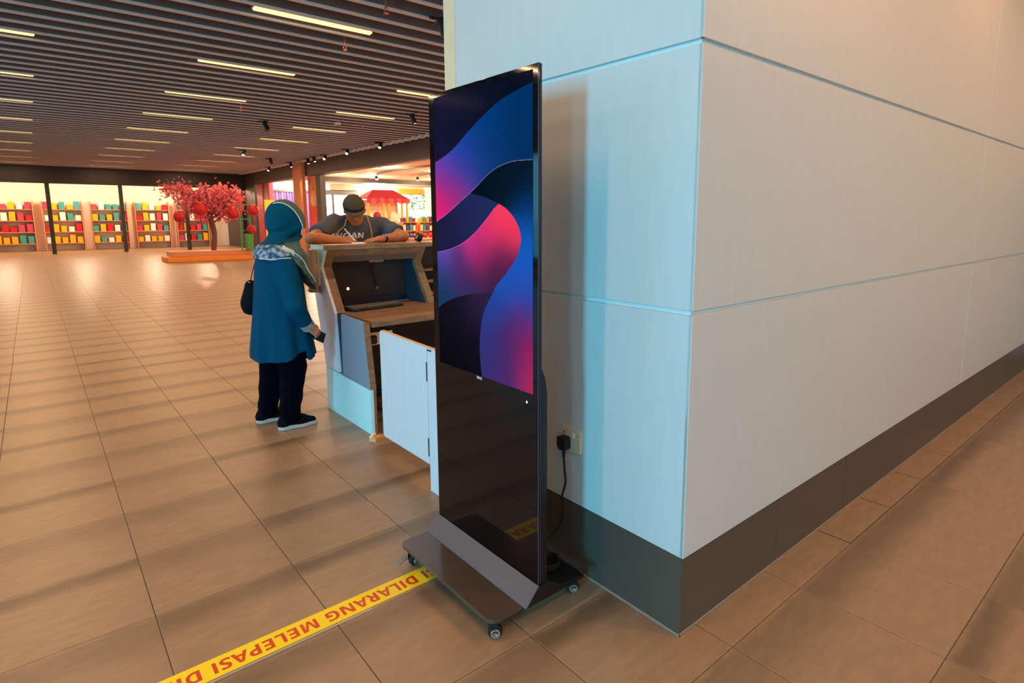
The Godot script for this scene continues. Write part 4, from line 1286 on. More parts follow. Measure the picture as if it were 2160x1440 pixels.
func woman() -> void:
	tinted("cloth", 0.85).metallic_specular = 0.2
	tinted("skin", 0.5)
	var zc := -4.27
	var o := thing("person", "woman in teal tunic, teal headscarf and black trousers standing by the counter with a phone", "person", Vector3(1.27, 0, zc))
	# the body
	var skin := lin(196, 140, 108)
	var HT := Transform3D(Basis.from_euler(Vector3(0.36, PI / 2 - 0.1, 0)), Vector3(1.366, 1.452, zc))
	var HTi := HT.affine_inverse()
	var P := []
	oval(P, Vector3(1.27, 0.86, zc), Vector3(1.26, 1.0, zc), 0.12, 0.11, Vector3(0.9, 1, 1.25), 0.04)
	oval(P, Vector3(1.26, 1.0, zc), Vector3(1.275, 1.2, zc), 0.11, 0.1, Vector3(0.95, 1, 1.4), 0.04)
	cap(P, Vector3(1.29, 1.22, zc), Vector3(1.345, 1.38, zc), 0.055, 0.05, 0.03)
	var legs := [[Vector3(1.27, 0.82, zc + 0.08), Vector3(1.3, 0.42, zc + 0.12), Vector3(1.25, 0.07, zc + 0.12)], [Vector3(1.26, 0.82, zc - 0.08), Vector3(1.235, 0.42, zc - 0.12), Vector3(1.175, 0.07, zc - 0.13)]]
	for l in legs:
		cap(P, l[0], l[1], 0.085, 0.055, 0.03)
		cap(P, l[1], l[2], 0.055, 0.038, 0.02)
		cap(P, l[2], l[2] + Vector3(0.1, -0.035, 0), 0.036, 0.024, 0.02)
	var sh := [Vector3(1.275, 1.165, zc + 0.165), Vector3(1.275, 1.165, zc - 0.165)]
	var el := [Vector3(1.295, 0.885, zc + 0.25), Vector3(1.32, 0.885, zc - 0.23)]
	var wr := [Vector3(1.402, 0.716, zc + 0.18), Vector3(1.4, 0.74, zc - 0.2)]
	for k in 2:
		cap(P, Vector3(1.275, 1.18, zc), sh[k], 0.055, 0.052, 0.03)
		cap(P, sh[k], el[k], 0.046, 0.036, 0.02)
		cap(P, el[k], wr[k], 0.036, 0.026, 0.015)
	var A := new_body()
	var fb := func(p: Vector3) -> float: return ev(P, p)
	nets(A, fb, Vector3(1.05, 0.0, zc - 0.36), Vector3(1.6, 1.36, zc + 0.36), 0.014, func(_p): return skin)
	var Hd := []
	head(Hd, HT, 0.95)
	cap(Hd, Vector3(1.3, 1.27, zc), Vector3(1.345, 1.38, zc), 0.054, 0.05, 0.03)
	var fh := func(p: Vector3) -> float: return ev(Hd, p)
	nets(A, fh, Vector3(1.2, 1.26, zc - 0.13), Vector3(1.52, 1.6, zc + 0.13), 0.005, func(p): return face_colour(p, HTi, 0.95, skin, lin(30, 24, 22)))
	var along := Vector3(0.78, -0.6, -0.12)
	var TH := frame(wr[0], along, Vector3(0.25, 0.3, 0.92))
	var Hn := []
	hand(Hn, TH, -1.0, [0.62, 0.68, 0.72, 0.75], [Vector3(0.75, 0.5, -0.45), Vector3(0.35, 0.9, -0.35), Vector3(0.1, 1.0, -0.2)], 0.92)
	var fhand := func(p: Vector3) -> float: return ev(Hn, p)
	nets(A, fhand, wr[0] + Vector3(-0.07, -0.2, -0.13), wr[0] + Vector3(0.2, 0.08, 0.1), 0.0042, func(_p): return skin)
	var TL := frame(wr[1], Vector3(0.8, -0.45, 0.35), Vector3(0.2, 0.4, -0.9))
	var Hl := []
	hand(Hl, TL, 1.0, [0.5, 0.5, 0.55, 0.6], [Vector3(0.75, 0.5, -0.45), Vector3(0.4, 0.9, -0.3), Vector3(0.2, 1.0, -0.2)], 0.92)
	nets(A, func(p: Vector3) -> float: return ev(Hl, p), wr[1] + Vector3(-0.07, -0.2, -0.1), wr[1] + Vector3(0.2, 0.08, 0.15), 0.0055, func(_p): return skin)
	part(o, "body", body_mesh(A), M.skin)
	# trousers
	var Tr := []
	oval(Tr, Vector3(1.27, 0.92, zc), Vector3(1.27, 0.8, zc), 0.14, 0.15, Vector3(0.95, 1, 1.2), 0.05)
	for k in 2:
		var l: Array = legs[k]
		cap(Tr, l[0], l[1] + Vector3(0, 0.02, 0), 0.115, 0.088, 0.03)
		cap(Tr, l[1] + Vector3(0, 0.02, 0), Vector3(l[2].x + 0.005, 0.075, l[2].z), 0.088, 0.066, 0.02)
		cap(Tr, Vector3(l[2].x + 0.02, 0.07, l[2].z), Vector3(l[2].x + 0.045, 0.055, l[2].z), 0.055, 0.045, 0.02)
	var ft := func(p: Vector3) -> float:
		var wrinkle := 0.004 * sin(p.y * 46.0 + p.x * 22.0 + p.z * 13.0) * smoothstep(0.5, 0.12, p.y)
		return maxf(ev(Tr, p) + wrinkle, 0.05 - p.y)
	var B := new_body()
	nets(B, ft, Vector3(1.02, 0.03, zc - 0.3), Vector3(1.5, 0.98, zc + 0.3), 0.011, func(_p): return lin(11, 12, 19))
	part(o, "trousers", body_mesh(B), M.cloth)
	shoe(o, Vector3(1.31, 0, zc + 0.12), 0.0, lin(13, 15, 26), lin(196, 190, 180), "shoe", 0.97)
	shoe(o, Vector3(1.232, 0, zc - 0.13), 0.06, lin(13, 15, 26), lin(196, 190, 180), "shoe", 0.97)
	# tunic
	var rows := [[1.27, 1.29, 0.075, 0.085], [1.24, 1.285, 0.11, 0.15], [1.19, 1.28, 0.14, 0.195], [1.1, 1.277, 0.15, 0.2], [0.9, 1.277, 0.17, 0.195], [0.7, 1.275, 0.19, 0.21], [0.5, 1.278, 0.212, 0.232], [0.4, 1.28, 0.22, 0.24]]
	var Sl := []
	for k in 2:
		cap(Sl, sh[k] + Vector3(0, 0.005, 0), el[k], 0.075, 0.063, 0.03)
		cap(Sl, el[k], el[k].lerp(wr[k], 0.82), 0.061, 0.047, 0.03)
	var ftun := func(p: Vector3) -> float:
		var t := table(rows, p.y)
		var dx := p.x - t.x
		var dz := p.z - zc
		var an := atan2(dz, dx)
		var low := smoothstep(1.1, 0.45, p.y)
		var fold := 1.0 + low * (0.05 * sin(an * 7.0 + 0.6 + p.y * 1.5) + 0.03 * sin(an * 12.0 + 2.0 - p.y * 2.0))
		var d := (Vector2(dx / t.y, dz / t.z).length() / fold - 1.0) * minf(t.y, t.z) * 0.9
		var hem := 0.5
		if p.x < 1.075:
			hem = 0.55
		elif p.x < 1.22:
			hem = lerpf(0.492, 0.5, (p.x - 1.075) / 0.145)
		elif p.x < 1.355:
			hem = lerpf(0.5, 0.55, smoothstep(1.22, 1.355, p.x))
		elif p.x < 1.385:
			hem = 0.55
		else:
			hem = 0.485
		d = maxf(d, hem - p.y)
		d = maxf(d, p.y - 1.275)
		var e := ev(Sl, p) + 0.006 * sin(p.y * 60.0 + p.x * 40.0) * smoothstep(0.22, 0.0, p.distance_to(el[0]))
		var h := maxf(0.014 - absf(d - e), 0.0) / 0.014
		return minf(d, e) - h * h * 0.014 * 0.25
	var C := new_body()
	nets(C, ftun, Vector3(1.0, 0.44, zc - 0.36), Vector3(1.56, 1.3, zc + 0.36), 0.0105, func(_p): return lin(4, 72, 104))
	part(o, "tunic", body_mesh(C), M.cloth)
	# patterned cuff
	var cuff := S()
	var c0: Vector3 = el[0].lerp(wr[0], 0.76)
	var c1: Vector3 = el[0].lerp(wr[0], 1.02)
	tube(cuff, [c0, c0.lerp(c1, 0.3), c0.lerp(c1, 0.7), c1], [0.05, 0.0505, 0.05, 0.043], 20)
	var cm := mat("cuff_print", Color.WHITE, 0.8)
	triplanar(cm, noise_image(128, 128, 77, 0.09, 1.0, 1.0, rgb(24, 44, 66), rgb(236, 230, 212), 2), Vector3(8, 8, 8))
	part(o, "cuff", cuff.commit(), cm).set_meta("label", "floral printed sleeve cuff")
	# headscarf
	var Sc := []
	ell(Sc, Vector3(1.342, 1.468, zc), Vector3(0.126, 0.136, 0.112), Basis(Vector3(0, 0, 1), 0.2), 0.03)
	ell(Sc, Vector3(1.4, 1.43, zc), Vector3(0.085, 0.11, 0.096), Basis(), 0.03)
	cap(Sc, Vector3(1.318, 1.42, zc), Vector3(1.305, 1.3, zc), 0.084, 0.092, 0.03)
	cap(Sc, Vector3(1.362, 1.36, zc), Vector3(1.345, 1.26, zc), 0.058, 0.075, 0.025)
	oval(Sc, Vector3(1.285, 1.215, zc), Vector3(1.285, 1.18, zc), 0.165, 0.175, Vector3(0.97, 0.62, 1.3), 0.04)
	oval(Sc, Vector3(1.37, 1.19, zc + 0.03), Vector3(1.465, 1.0, zc + 0.04), 0.11, 0.08, Vector3(0.6, 1, 1.4), 0.04)
	ell(Sc, HT * Vector3(0, -0.012, 0.125), Vector3(0.062, 0.075, 0.078), HT.basis, 0.012, true)
	var grey := lin(84, 106, 104)
	var teal := lin(2, 76, 100)
	var nz := FastNoiseLite.new()
	nz.seed = 3
	nz.frequency = 22.0
	nz.fractal_octaves = 2
	var fsc := func(p: Vector3) -> float:
		var d := ev(Sc, p)
		d += 0.007 * sin(p.y * 62.0 - p.x * 38.0 + p.z * 10.0) * smoothstep(1.46, 1.38, p.y) * smoothstep(1.24, 1.3, p.y)
		d += 0.0035 * sin((p.x * 0.8 + p.y) * 55.0 + p.z * 12.0) * smoothstep(1.3, 1.2, p.y)
		var hem := 1.2 if p.x < 1.31 else 1.2 - (p.x - 1.31) * 1.22
		return maxf(d, hem - p.y)
	var csc := func(p: Vector3) -> Color:
		var q := Vector2((p.x - 1.24) / 0.2, (p.y - 1.36) / 0.225)
		var upper := teal.lerp(grey, smoothstep(0.98, 1.02, q.length()))
		if p.y > 1.36:
			return upper
		var edge := p.y - (1.2 if p.x < 1.31 else 1.2 - (p.x - 1.31) * 1.22)
		var f := nz.get_noise_3dv(p)
		if p.x < 1.3:
			if edge < 0.095:
				return lin(96, 122, 148).lerp(lin(168, 176, 186), smoothstep(0.0, 0.3, f)).lerp(lin(44, 84, 108), smoothstep(0.1, 0.35, -f))
			return teal
		var side := smoothstep(0.03, 0.05, edge) * smoothstep(0.085, 0.065, edge)
		var low_ := grey.lerp(lin(122, 132, 118), clampf(smoothstep(0.05, 0.3, f) * side + smoothstep(0.0, 0.2, f) * smoothstep(0.03, 0.01, edge), 0.0, 1.0))
		return low_.lerp(upper, smoothstep(1.27, 1.36, p.y))
	var D := new_body()
	nets(D, fsc, Vector3(1.08, 0.92, zc - 0.3), Vector3(1.6, 1.64, zc + 0.3), 0.0075, csc)
	var sc := part(o, "headscarf", body_mesh(D), M.cloth)
	var line_mat := mat("piping", rgb(206, 206, 200), 0.7)
	for ln in [[Vector3(1.25, 1.588, zc + 0.04), Vector3(1.31, 1.58, zc + 0.07), Vector3(1.365, 1.545, zc + 0.1), Vector3(1.405, 1.49, zc + 0.11), Vector3(1.43, 1.42, zc + 0.1), Vector3(1.436, 1.37, zc + 0.09)], [Vector3(1.3, 1.265, zc + 0.2), Vector3(1.36, 1.215, zc + 0.22), Vector3(1.41, 1.16, zc + 0.2), Vector3(1.45, 1.09, zc + 0.18), Vector3(1.48, 1.03, zc + 0.15)], [Vector3(1.13, 1.205, zc + 0.1), Vector3(1.17, 1.206, zc + 0.18), Vector3(1.24, 1.208, zc + 0.22), Vector3(1.3, 1.21, zc + 0.23)]]:
		var pts := []
		for p in curve(ln, 4):
			pts.append(snap(fsc, p, 0.003))
		part(sc, "piping", tube(S(), pts, 0.0045, 6).commit(), line_mat)
	var fold := S()
	var fp := []
	for p in [Vector3(1.285, 1.335, zc + 0.16), Vector3(1.3, 1.3, zc + 0.19), Vector3(1.318, 1.255, zc + 0.21), Vector3(1.325, 1.22, zc + 0.22)]:
		fp.append(snap(fsc, p, 0.002))
	tube(fold, fp, [0.006, 0.016, 0.014, 0.003], 8, 0.35)
	part(sc, "folded_corner", fold.commit(), M.piping)
	# glasses
	var gs := S()
	for s in [-1.0, 1.0]:
		var ring := []
		for i in 13:
			var a := TAU * i / 12.0
			ring.append(HT * (Vector3(0.033 * s + 0.024 * cos(a), 0.004 + 0.017 * sin(a), 0.112) * 0.95))
		tube(gs, ring, 0.0022, 6)
		tube(gs, [HT * Vector3(0.056 * s, 0.01, 0.106), HT * Vector3(0.075 * s, 0.012, 0.07), HT * Vector3(0.08 * s, 0.012, 0.0)], 0.0025, 6)
	tube(gs, [HT * Vector3(-0.01, 0.008, 0.108), HT * Vector3(0.01, 0.008, 0.108)], 0.002, 6)
	part(o, "glasses", gs.commit(), M.rubber)
	# phone
	var pc: Vector3 = TH * (Vector3(0.004, 0.1, -0.03) * 0.92)
	var pb := TH.basis * Basis(Vector3(0, 0, 1), 0.12)
	var ph := thing("phone", "dark phone held in the woman's right hand beside the counter's end", "phone", pc)
	part(ph, "case", box(S(), pc, Vector3(0.074, 0.152, 0.009), 0.003, pb).commit(), M.rubber)
	part(ph, "screen", box(S(), pc - pb.z * 0.0047, Vector3(0.068, 0.144, 0.0008), 0.0, pb).commit(), M.black_gloss)
	part(ph, "camera_bump", box(S(), pc + pb.z * 0.0052 + pb.y * 0.055 + pb.x * 0.018, Vector3(0.024, 0.026, 0.002), 0.0008, pb).commit(), M.black_satin)
	# shoulder bag behind her
	var bg := thing("handbag", "black shoulder bag hanging at the back of the woman in teal", "bag", Vector3(1.07, 0.8, -4.42))
	var Bg := []
	oval(Bg, Vector3(1.155, 0.97, -4.5), Vector3(1.14, 0.86, -4.5), 0.065, 0.09, Vector3(0.62, 1, 1.6), 0.03)
	var E := new_body()
	nets(E, func(p: Vector3) -> float: return maxf(ev(Bg, p), 0.79 - p.y), Vector3(1.02, 0.76, -4.7), Vector3(1.24, 1.06, -4.3), 0.009, func(_p): return lin(12, 13, 22))
	part(bg, "pouch", body_mesh(E), M.cloth)
	part(bg, "strap", tube(S(), curve([Vector3(1.16, 1.0, -4.55), Vector3(1.19, 1.12, -4.54), Vector3(1.23, 1.245, -4.5), Vector3(1.29, 1.26, -4.46), Vector3(1.36, 1.2, -4.48)], 4), 0.008, 6, 0.4).commit(), M.rubber)
	part(bg, "zip", tube(S(), [Vector3(1.128, 1.022, -4.58), Vector3(1.13, 1.03, -4.5), Vector3(1.128, 1.022, -4.42)], 0.003, 6).commit(), M.chrome)

func man() -> void:
	var o := thing("person", "man in grey printed T-shirt and dark cap writing on the counter, head bowed", "person", Vector3(2.2, 0, -5.1))
	var skin := lin(186, 118, 80)
	var fwd := Vector3(-0.24, -0.46, 0.84).normalized()
	var hx := Vector3.UP.cross(fwd).normalized().rotated(fwd, 0.1)
	var HT := Transform3D(Basis(hx, fwd.cross(hx), fwd), Vector3(2.092, 1.54, -4.82))
	var HTi := HT.affine_inverse()
	var P := []
	var hip := Vector3(2.2, 0.92, -5.2)
	oval(P, hip, Vector3(2.2, 1.05, -5.14), 0.13, 0.12, Vector3(1.25, 1, 0.9), 0.04)
	oval(P, Vector3(2.2, 1.05, -5.14), Vector3(2.19, 1.36, -5.0), 0.125, 0.13, Vector3(1.3, 1, 0.85), 0.04)
	cap(P, Vector3(2.17, 1.42, -4.97), Vector3(2.11, 1.51, -4.85), 0.06, 0.057, 0.03)
	var legs := [[Vector3(2.11, 0.88, -5.2), Vector3(2.09, 0.48, -5.16), Vector3(2.08, 0.08, -5.22)], [Vector3(2.3, 0.88, -5.2), Vector3(2.32, 0.48, -5.17), Vector3(2.33, 0.08, -5.23)]]
	for l in legs:
		cap(P, l[0], l[1], 0.09, 0.06, 0.03)
		cap(P, l[1], l[2], 0.058, 0.042, 0.02)
		cap(P, l[2], l[2] + Vector3(0, -0.04, 0.11), 0.038, 0.026, 0.02)
	var sh := [Vector3(1.965, 1.425, -4.96), Vector3(2.405, 1.4, -4.96)]
	var el := [Vector3(1.655, 1.314, -4.665), Vector3(2.452, 1.316, -4.64)]
	var wr := [Vector3(1.85, 1.303, -4.53), Vector3(2.185, 1.303, -4.52)]
	for k in 2:
		cap(P, Vector3(2.18, 1.4, -5.0), sh[k], 0.07, 0.06, 0.04)
		cap(P, sh[k], el[k], 0.056, 0.042, 0.02)
		cap(P, el[k], el[k].lerp(wr[k], 0.35), 0.042, 0.043, 0.02)
		cap(P, el[k].lerp(wr[k], 0.35), wr[k], 0.042, 0.028, 0.02)
	var A := new_body()
	nets(A, func(p: Vector3) -> float: return ev(P, p), Vector3(1.55, 0.0, -5.4), Vector3(2.6, 1.6, -4.4), 0.012, func(_p): return skin)
	var Hd := []
	head(Hd, HT)
	cap(Hd, Vector3(2.16, 1.44, -4.95), Vector3(2.11, 1.51, -4.86), 0.06, 0.057, 0.03)
	nets(A, func(p: Vector3) -> float: return ev(Hd, p), HT.origin + Vector3(-0.17, -0.17, -0.18), HT.origin + Vector3(0.17, 0.18, 0.18), 0.0045, func(p): return face_colour(p, HTi, 1.0, skin, lin(34, 30, 28)))
	# writing hand, resting hand
	var TR := frame(wr[0], Vector3(0.97, -0.06, 0.2), Vector3(-0.1, 0.75, 0.6))
	var HR := []
	hand(HR, TR, -1.0, [0.55, 0.75, 0.85, 0.9], [Vector3(0.6, 0.65, -0.55), Vector3(0.1, 0.9, -0.5), Vector3(-0.2, 1.0, -0.3)], 1.0, 0.6)
	nets(A, func(p: Vector3) -> float: return ev(HR, p), wr[0] + Vector3(-0.08, -0.08, -0.1), wr[0] + Vector3(0.22, 0.08, 0.12), 0.0042, func(_p): return skin)
	var TL := frame(wr[1], Vector3(-0.98, -0.09, 0.1), Vector3(0.0, 1.0, 0.15))
	var HL := []
	hand(HL, TL, 1.0, [0.22, 0.2, 0.22, 0.26], [Vector3(0.85, 0.5, -0.25), Vector3(0.45, 0.9, -0.2), Vector3(0.2, 1.0, -0.1)], 1.0, 1.1)
	nets(A, func(p: Vector3) -> float: return ev(HL, p), wr[1] + Vector3(-0.23, -0.07, -0.1), wr[1] + Vector3(0.08, 0.07, 0.12), 0.0042, func(_p): return skin)
	part(o, "body", body_mesh(A), M.skin)
	# T-shirt
	var Ts := []
	oval(Ts, Vector3(2.2, 0.96, -5.19), Vector3(2.2, 1.1, -5.12), 0.15, 0.142, Vector3(1.25, 1, 0.95), 0.05)
	oval(Ts, Vector3(2.2, 1.1, -5.12), Vector3(2.185, 1.36, -5.0), 0.145, 0.15, Vector3(1.32, 1, 0.9), 0.05)
	for k in 2:
		cap(Ts, Vector3(2.185, 1.4, -4.99), sh[k], 0.085, 0.076, 0.04)
		cap(Ts, sh[k], (sh[k] as Vector3).lerp(el[k], 0.72), 0.08, 0.078, 0.03)
	var slv := [(sh[0] as Vector3).lerp(el[0], 0.72), (sh[1] as Vector3).lerp(el[1], 0.72)]
	var fs := func(p: Vector3) -> float:
		var d := ev(Ts, p)
		d += 0.005 * sin(p.x * 32.0 + p.y * 24.0) * smoothstep(1.42, 1.3, p.y) + 0.003 * sin((p.x - p.y) * 60.0 + p.z * 30.0)
		for k in 2:
			var ax: Vector3 = (el[k] - sh[k]).normalized()
			var beyond: float = (p - slv[k]).dot(ax)
			if p.distance_to(slv[k]) < 0.2:
				d = maxf(d, beyond)
		var nk := p - Vector3(2.135, 1.485, -4.9)
		d = maxf(d, 0.078 - nk.length())
		return maxf(d, 0.88 - p.y)
	var B := new_body()
	nets(B, fs, Vector3(1.58, 0.84, -5.42), Vector3(2.6, 1.56, -4.56), 0.0105, func(p: Vector3) -> Color: return lin(88, 92, 104))
	var shirt := part(o, "t_shirt", body_mesh(B), M.cloth)
	# the print across the chest follows the cloth
	var lm := letters("KANGAN", 0.046, Vector3.ZERO, Vector3(1, 0, 0), Vector3(0, 1, 0), 0.001, "Droid Sans", 700, 1.28, true)
	var arr := lm.surface_get_arrays(0)
	var v: PackedVector3Array = arr[Mesh.ARRAY_VERTEX]
	for i in v.size():
		var p := Vector3(2.025, 1.302, -4.78) + Basis(Vector3.UP, -0.12) * Vector3(v[i].x, v[i].y, 0)
		p.z = -4.7
		# march onto the chest along the line of sight of a reader standing in front
		for s in 60:
			var d: float = fs.call(p)
			if d < 0.002 or p.z < -4.95:
				break
			p.z -= d * 0.8
		v[i] = p + Vector3(0, 0, 0.005 if v[i].z > 0.0005 else 0.0005)
	arr[Mesh.ARRAY_VERTEX] = v
	arr[Mesh.ARRAY_NORMAL] = null
	var st := SurfaceTool.new()
	st.create_from_arrays(arr)
	st.generate_normals()
	part(shirt, "print", st.commit(), mat("print_white", rgb(250, 250, 250), 0.7))
	# trousers and shoes behind the counter
	var Tr := []
	oval(Tr, Vector3(2.2, 0.98, -5.19), Vector3(2.2, 0.86, -5.2), 0.145, 0.15, Vector3(1.2, 1, 0.95), 0.05)
	for l in legs:
		cap(Tr, l[0], l[1], 0.11, 0.085, 0.03)
		cap(Tr, l[1], l[2] + Vector3(0, 0.02, 0), 0.085, 0.072, 0.02)
	var C := new_body()
	nets(C, func(p: Vector3) -> float: return maxf(ev(Tr, p), 0.06 - p.y), Vector3(1.9, 0.03, -5.45), Vector3(2.55, 1.05, -4.98), 0.013, func(_p): return lin(40, 44, 58))
	part(o, "trousers", body_mesh(C), M.cloth)
	shoe(o, Vector3(2.08, 0, -5.17), -PI / 2, lin(30, 30, 34), lin(200, 196, 190), "shoe", 1.05)
	shoe(o, Vector3(2.33, 0, -5.18), -PI / 2, lin(30, 30, 34), lin(200, 196, 190), "shoe", 1.05)
	# cap
	var Cp := []
	ell(Cp, HT * Vector3(0, 0.038, -0.008), Vector3(0.09, 0.092, 0.114), HT.basis, 0.02)
	var fc := func(p: Vector3) -> float:
		var q := HTi * p
		return maxf(ev(Cp, p), 0.026 - q.y)
	var D := new_body()
	nets(D, fc, HT.origin + Vector3(-0.17, -0.06, -0.17), HT.origin + Vector3(0.17, 0.2, 0.17), 0.006, func(p: Vector3) -> Color:
		var q := HTi * p
		return lin(52, 46, 44).lerp(lin(84, 74, 66), smoothstep(0.048, 0.06, q.y)))
	var capm := part(o, "cap", body_mesh(D), M.cloth)
	var brim := S()
	var nseg := 16
	var rim0 := []
	var rim1 := []
	for i in nseg + 1:
		var a := lerpf(-1.25, 1.25, float(i) / nseg)
		rim0.append(HT * Vector3(0.084 * sin(a), 0.034, -0.01 + 0.1 * cos(a)))
		var reach := cos(a * 1.1) * 0.04
		rim1.append(HT * Vector3(0.094 * sin(a) * 1.02, 0.028 - 0.012 * absf(sin(a)) - reach * 0.12, 0.0 + 0.106 * cos(a) + maxf(reach, 0.0)))
	var ny := HT.basis.y
	for i in nseg:
		for lay in [0.0, -0.004]:
			var w: Vector3 = ny * lay
			poly(brim, [rim0[i] + w, rim0[i + 1] + w, rim1[i + 1] + w], ny if lay == 0.0 else -ny)
			poly(brim, [rim0[i] + w, rim1[i + 1] + w, rim1[i] + w], ny if lay == 0.0 else -ny)
		poly(brim, [rim1[i], rim1[i + 1], rim1[i + 1] - ny * 0.004, rim1[i] - ny * 0.004], HT.basis.z)
	part(capm, "brim", brim.commit(), mat("brim", rgb(88, 76, 64), 0.8))
	part(capm, "top_button", lathe(S(), [Vector2(0, 0.005), Vector2(0.006, 0.003), Vector2(0.008, 0)], HT * Vector3(0, 0.128, -0.012), 10, HT.basis).commit(), M.brim)
	# lanyard
	var ls := S()
	for pts in [[Vector3(2.07, 1.47, -4.95), Vector3(2.045, 1.445, -4.9), Vector3(2.02, 1.4, -4.87), Vector3(1.985, 1.34, -4.84), Vector3(1.98, 1.3, -4.83)], [Vector3(2.24, 1.46, -4.95), Vector3(2.25, 1.43, -4.88), Vector3(2.26, 1.38, -4.85), Vector3(2.27, 1.32, -4.83), Vector3(2.27, 1.27, -4.83)]]:
		var on := []
		for p in curve(pts, 4):
			on.append(snap(fs, p, 0.004))
		tube(ls, on, 0.006, 6, 0.5)
	part(o, "lanyard", ls.commit(), mat("lanyard", rgb(206, 176, 130), 0.7))
	# watch
	var wd: Vector3 = (wr[1] - el[1]).normalized()
	var wc: Vector3 = wr[1] - wd * 0.035
	var wbasis := Basis(wd.cross(Vector3.UP).normalized(), wd, wd.cross(Vector3.UP).normalized().cross(wd))
	var wt := part(o, "watch", lathe(S(), [Vector2(0.031, -0.011), Vector2(0.0345, -0.011), Vector2(0.0345, 0.011), Vector2(0.031, 0.011)], wc, 20, wbasis).commit(), M.rubber)
	part(wt, "dial", lathe(S(), [Vector2(0.0, 0.009), Vector2(0.015, 0.009), Vector2(0.019, 0.006), Vector2(0.019, 0.0)], wc + Vector3(-0.2, 0.75, 0.6).normalized() * 0.031, 18, Basis(Quaternion(Vector3.UP, Vector3(-0.2, 0.75, 0.6).normalized()))).commit(), M.chrome)
	# pen
	var tip := Vector3(1.955, 1.283, -4.49)
	var tail := Vector3(1.865, 1.39, -4.5)
	var pn := thing("pen", "white pen held in the writing man's right hand above the notepad", "pen", tip)
	part(pn, "barrel", tube(S(), [tip.lerp(tail, 0.1), tip.lerp(tail, 0.2), tail], [0.0035, 0.005, 0.005], 8).commit(), M.white_plastic)
	part(pn, "nib", tube(S(), [tip, tip.lerp(tail, 0.1)], [0.001, 0.0035], 8).commit(), M.rubber)

func bulb(at: Vector3, label: String, energy: float, tint := Color(1.0, 0.84, 0.68)) -> void:
	# a small ceiling downlight with its lamp inside the glowing lens
	var t := thing("shop_downlight", label, "downlight", at, "shop downlights")
	part(t, "body", lathe(S(), [Vector2(0.0, 0.12), Vector2(0.05, 0.12), Vector2(0.055, 0.02), Vector2(0.06, 0.0), Vector2(0.045, 0.0), Vector2(0.045, 0.03)], at, 14).commit(), M.white_plastic)
	part(t, "lens", lathe(S(), [Vector2(0.044, 0.012), Vector2(0.03, -0.012), Vector2(0.0, -0.02)], at, 14).commit(), M.spot_glow)
	var l := OmniLight3D.new()
	l.name = "lamp"
	l.light_color = tint
	l.light_energy = energy
	l.omni_range = 30
	l.light_size = 0.06
	l.shadow_enabled = true
	l.position = Vector3(0, -0.1, 0)
	t.add_child(l)

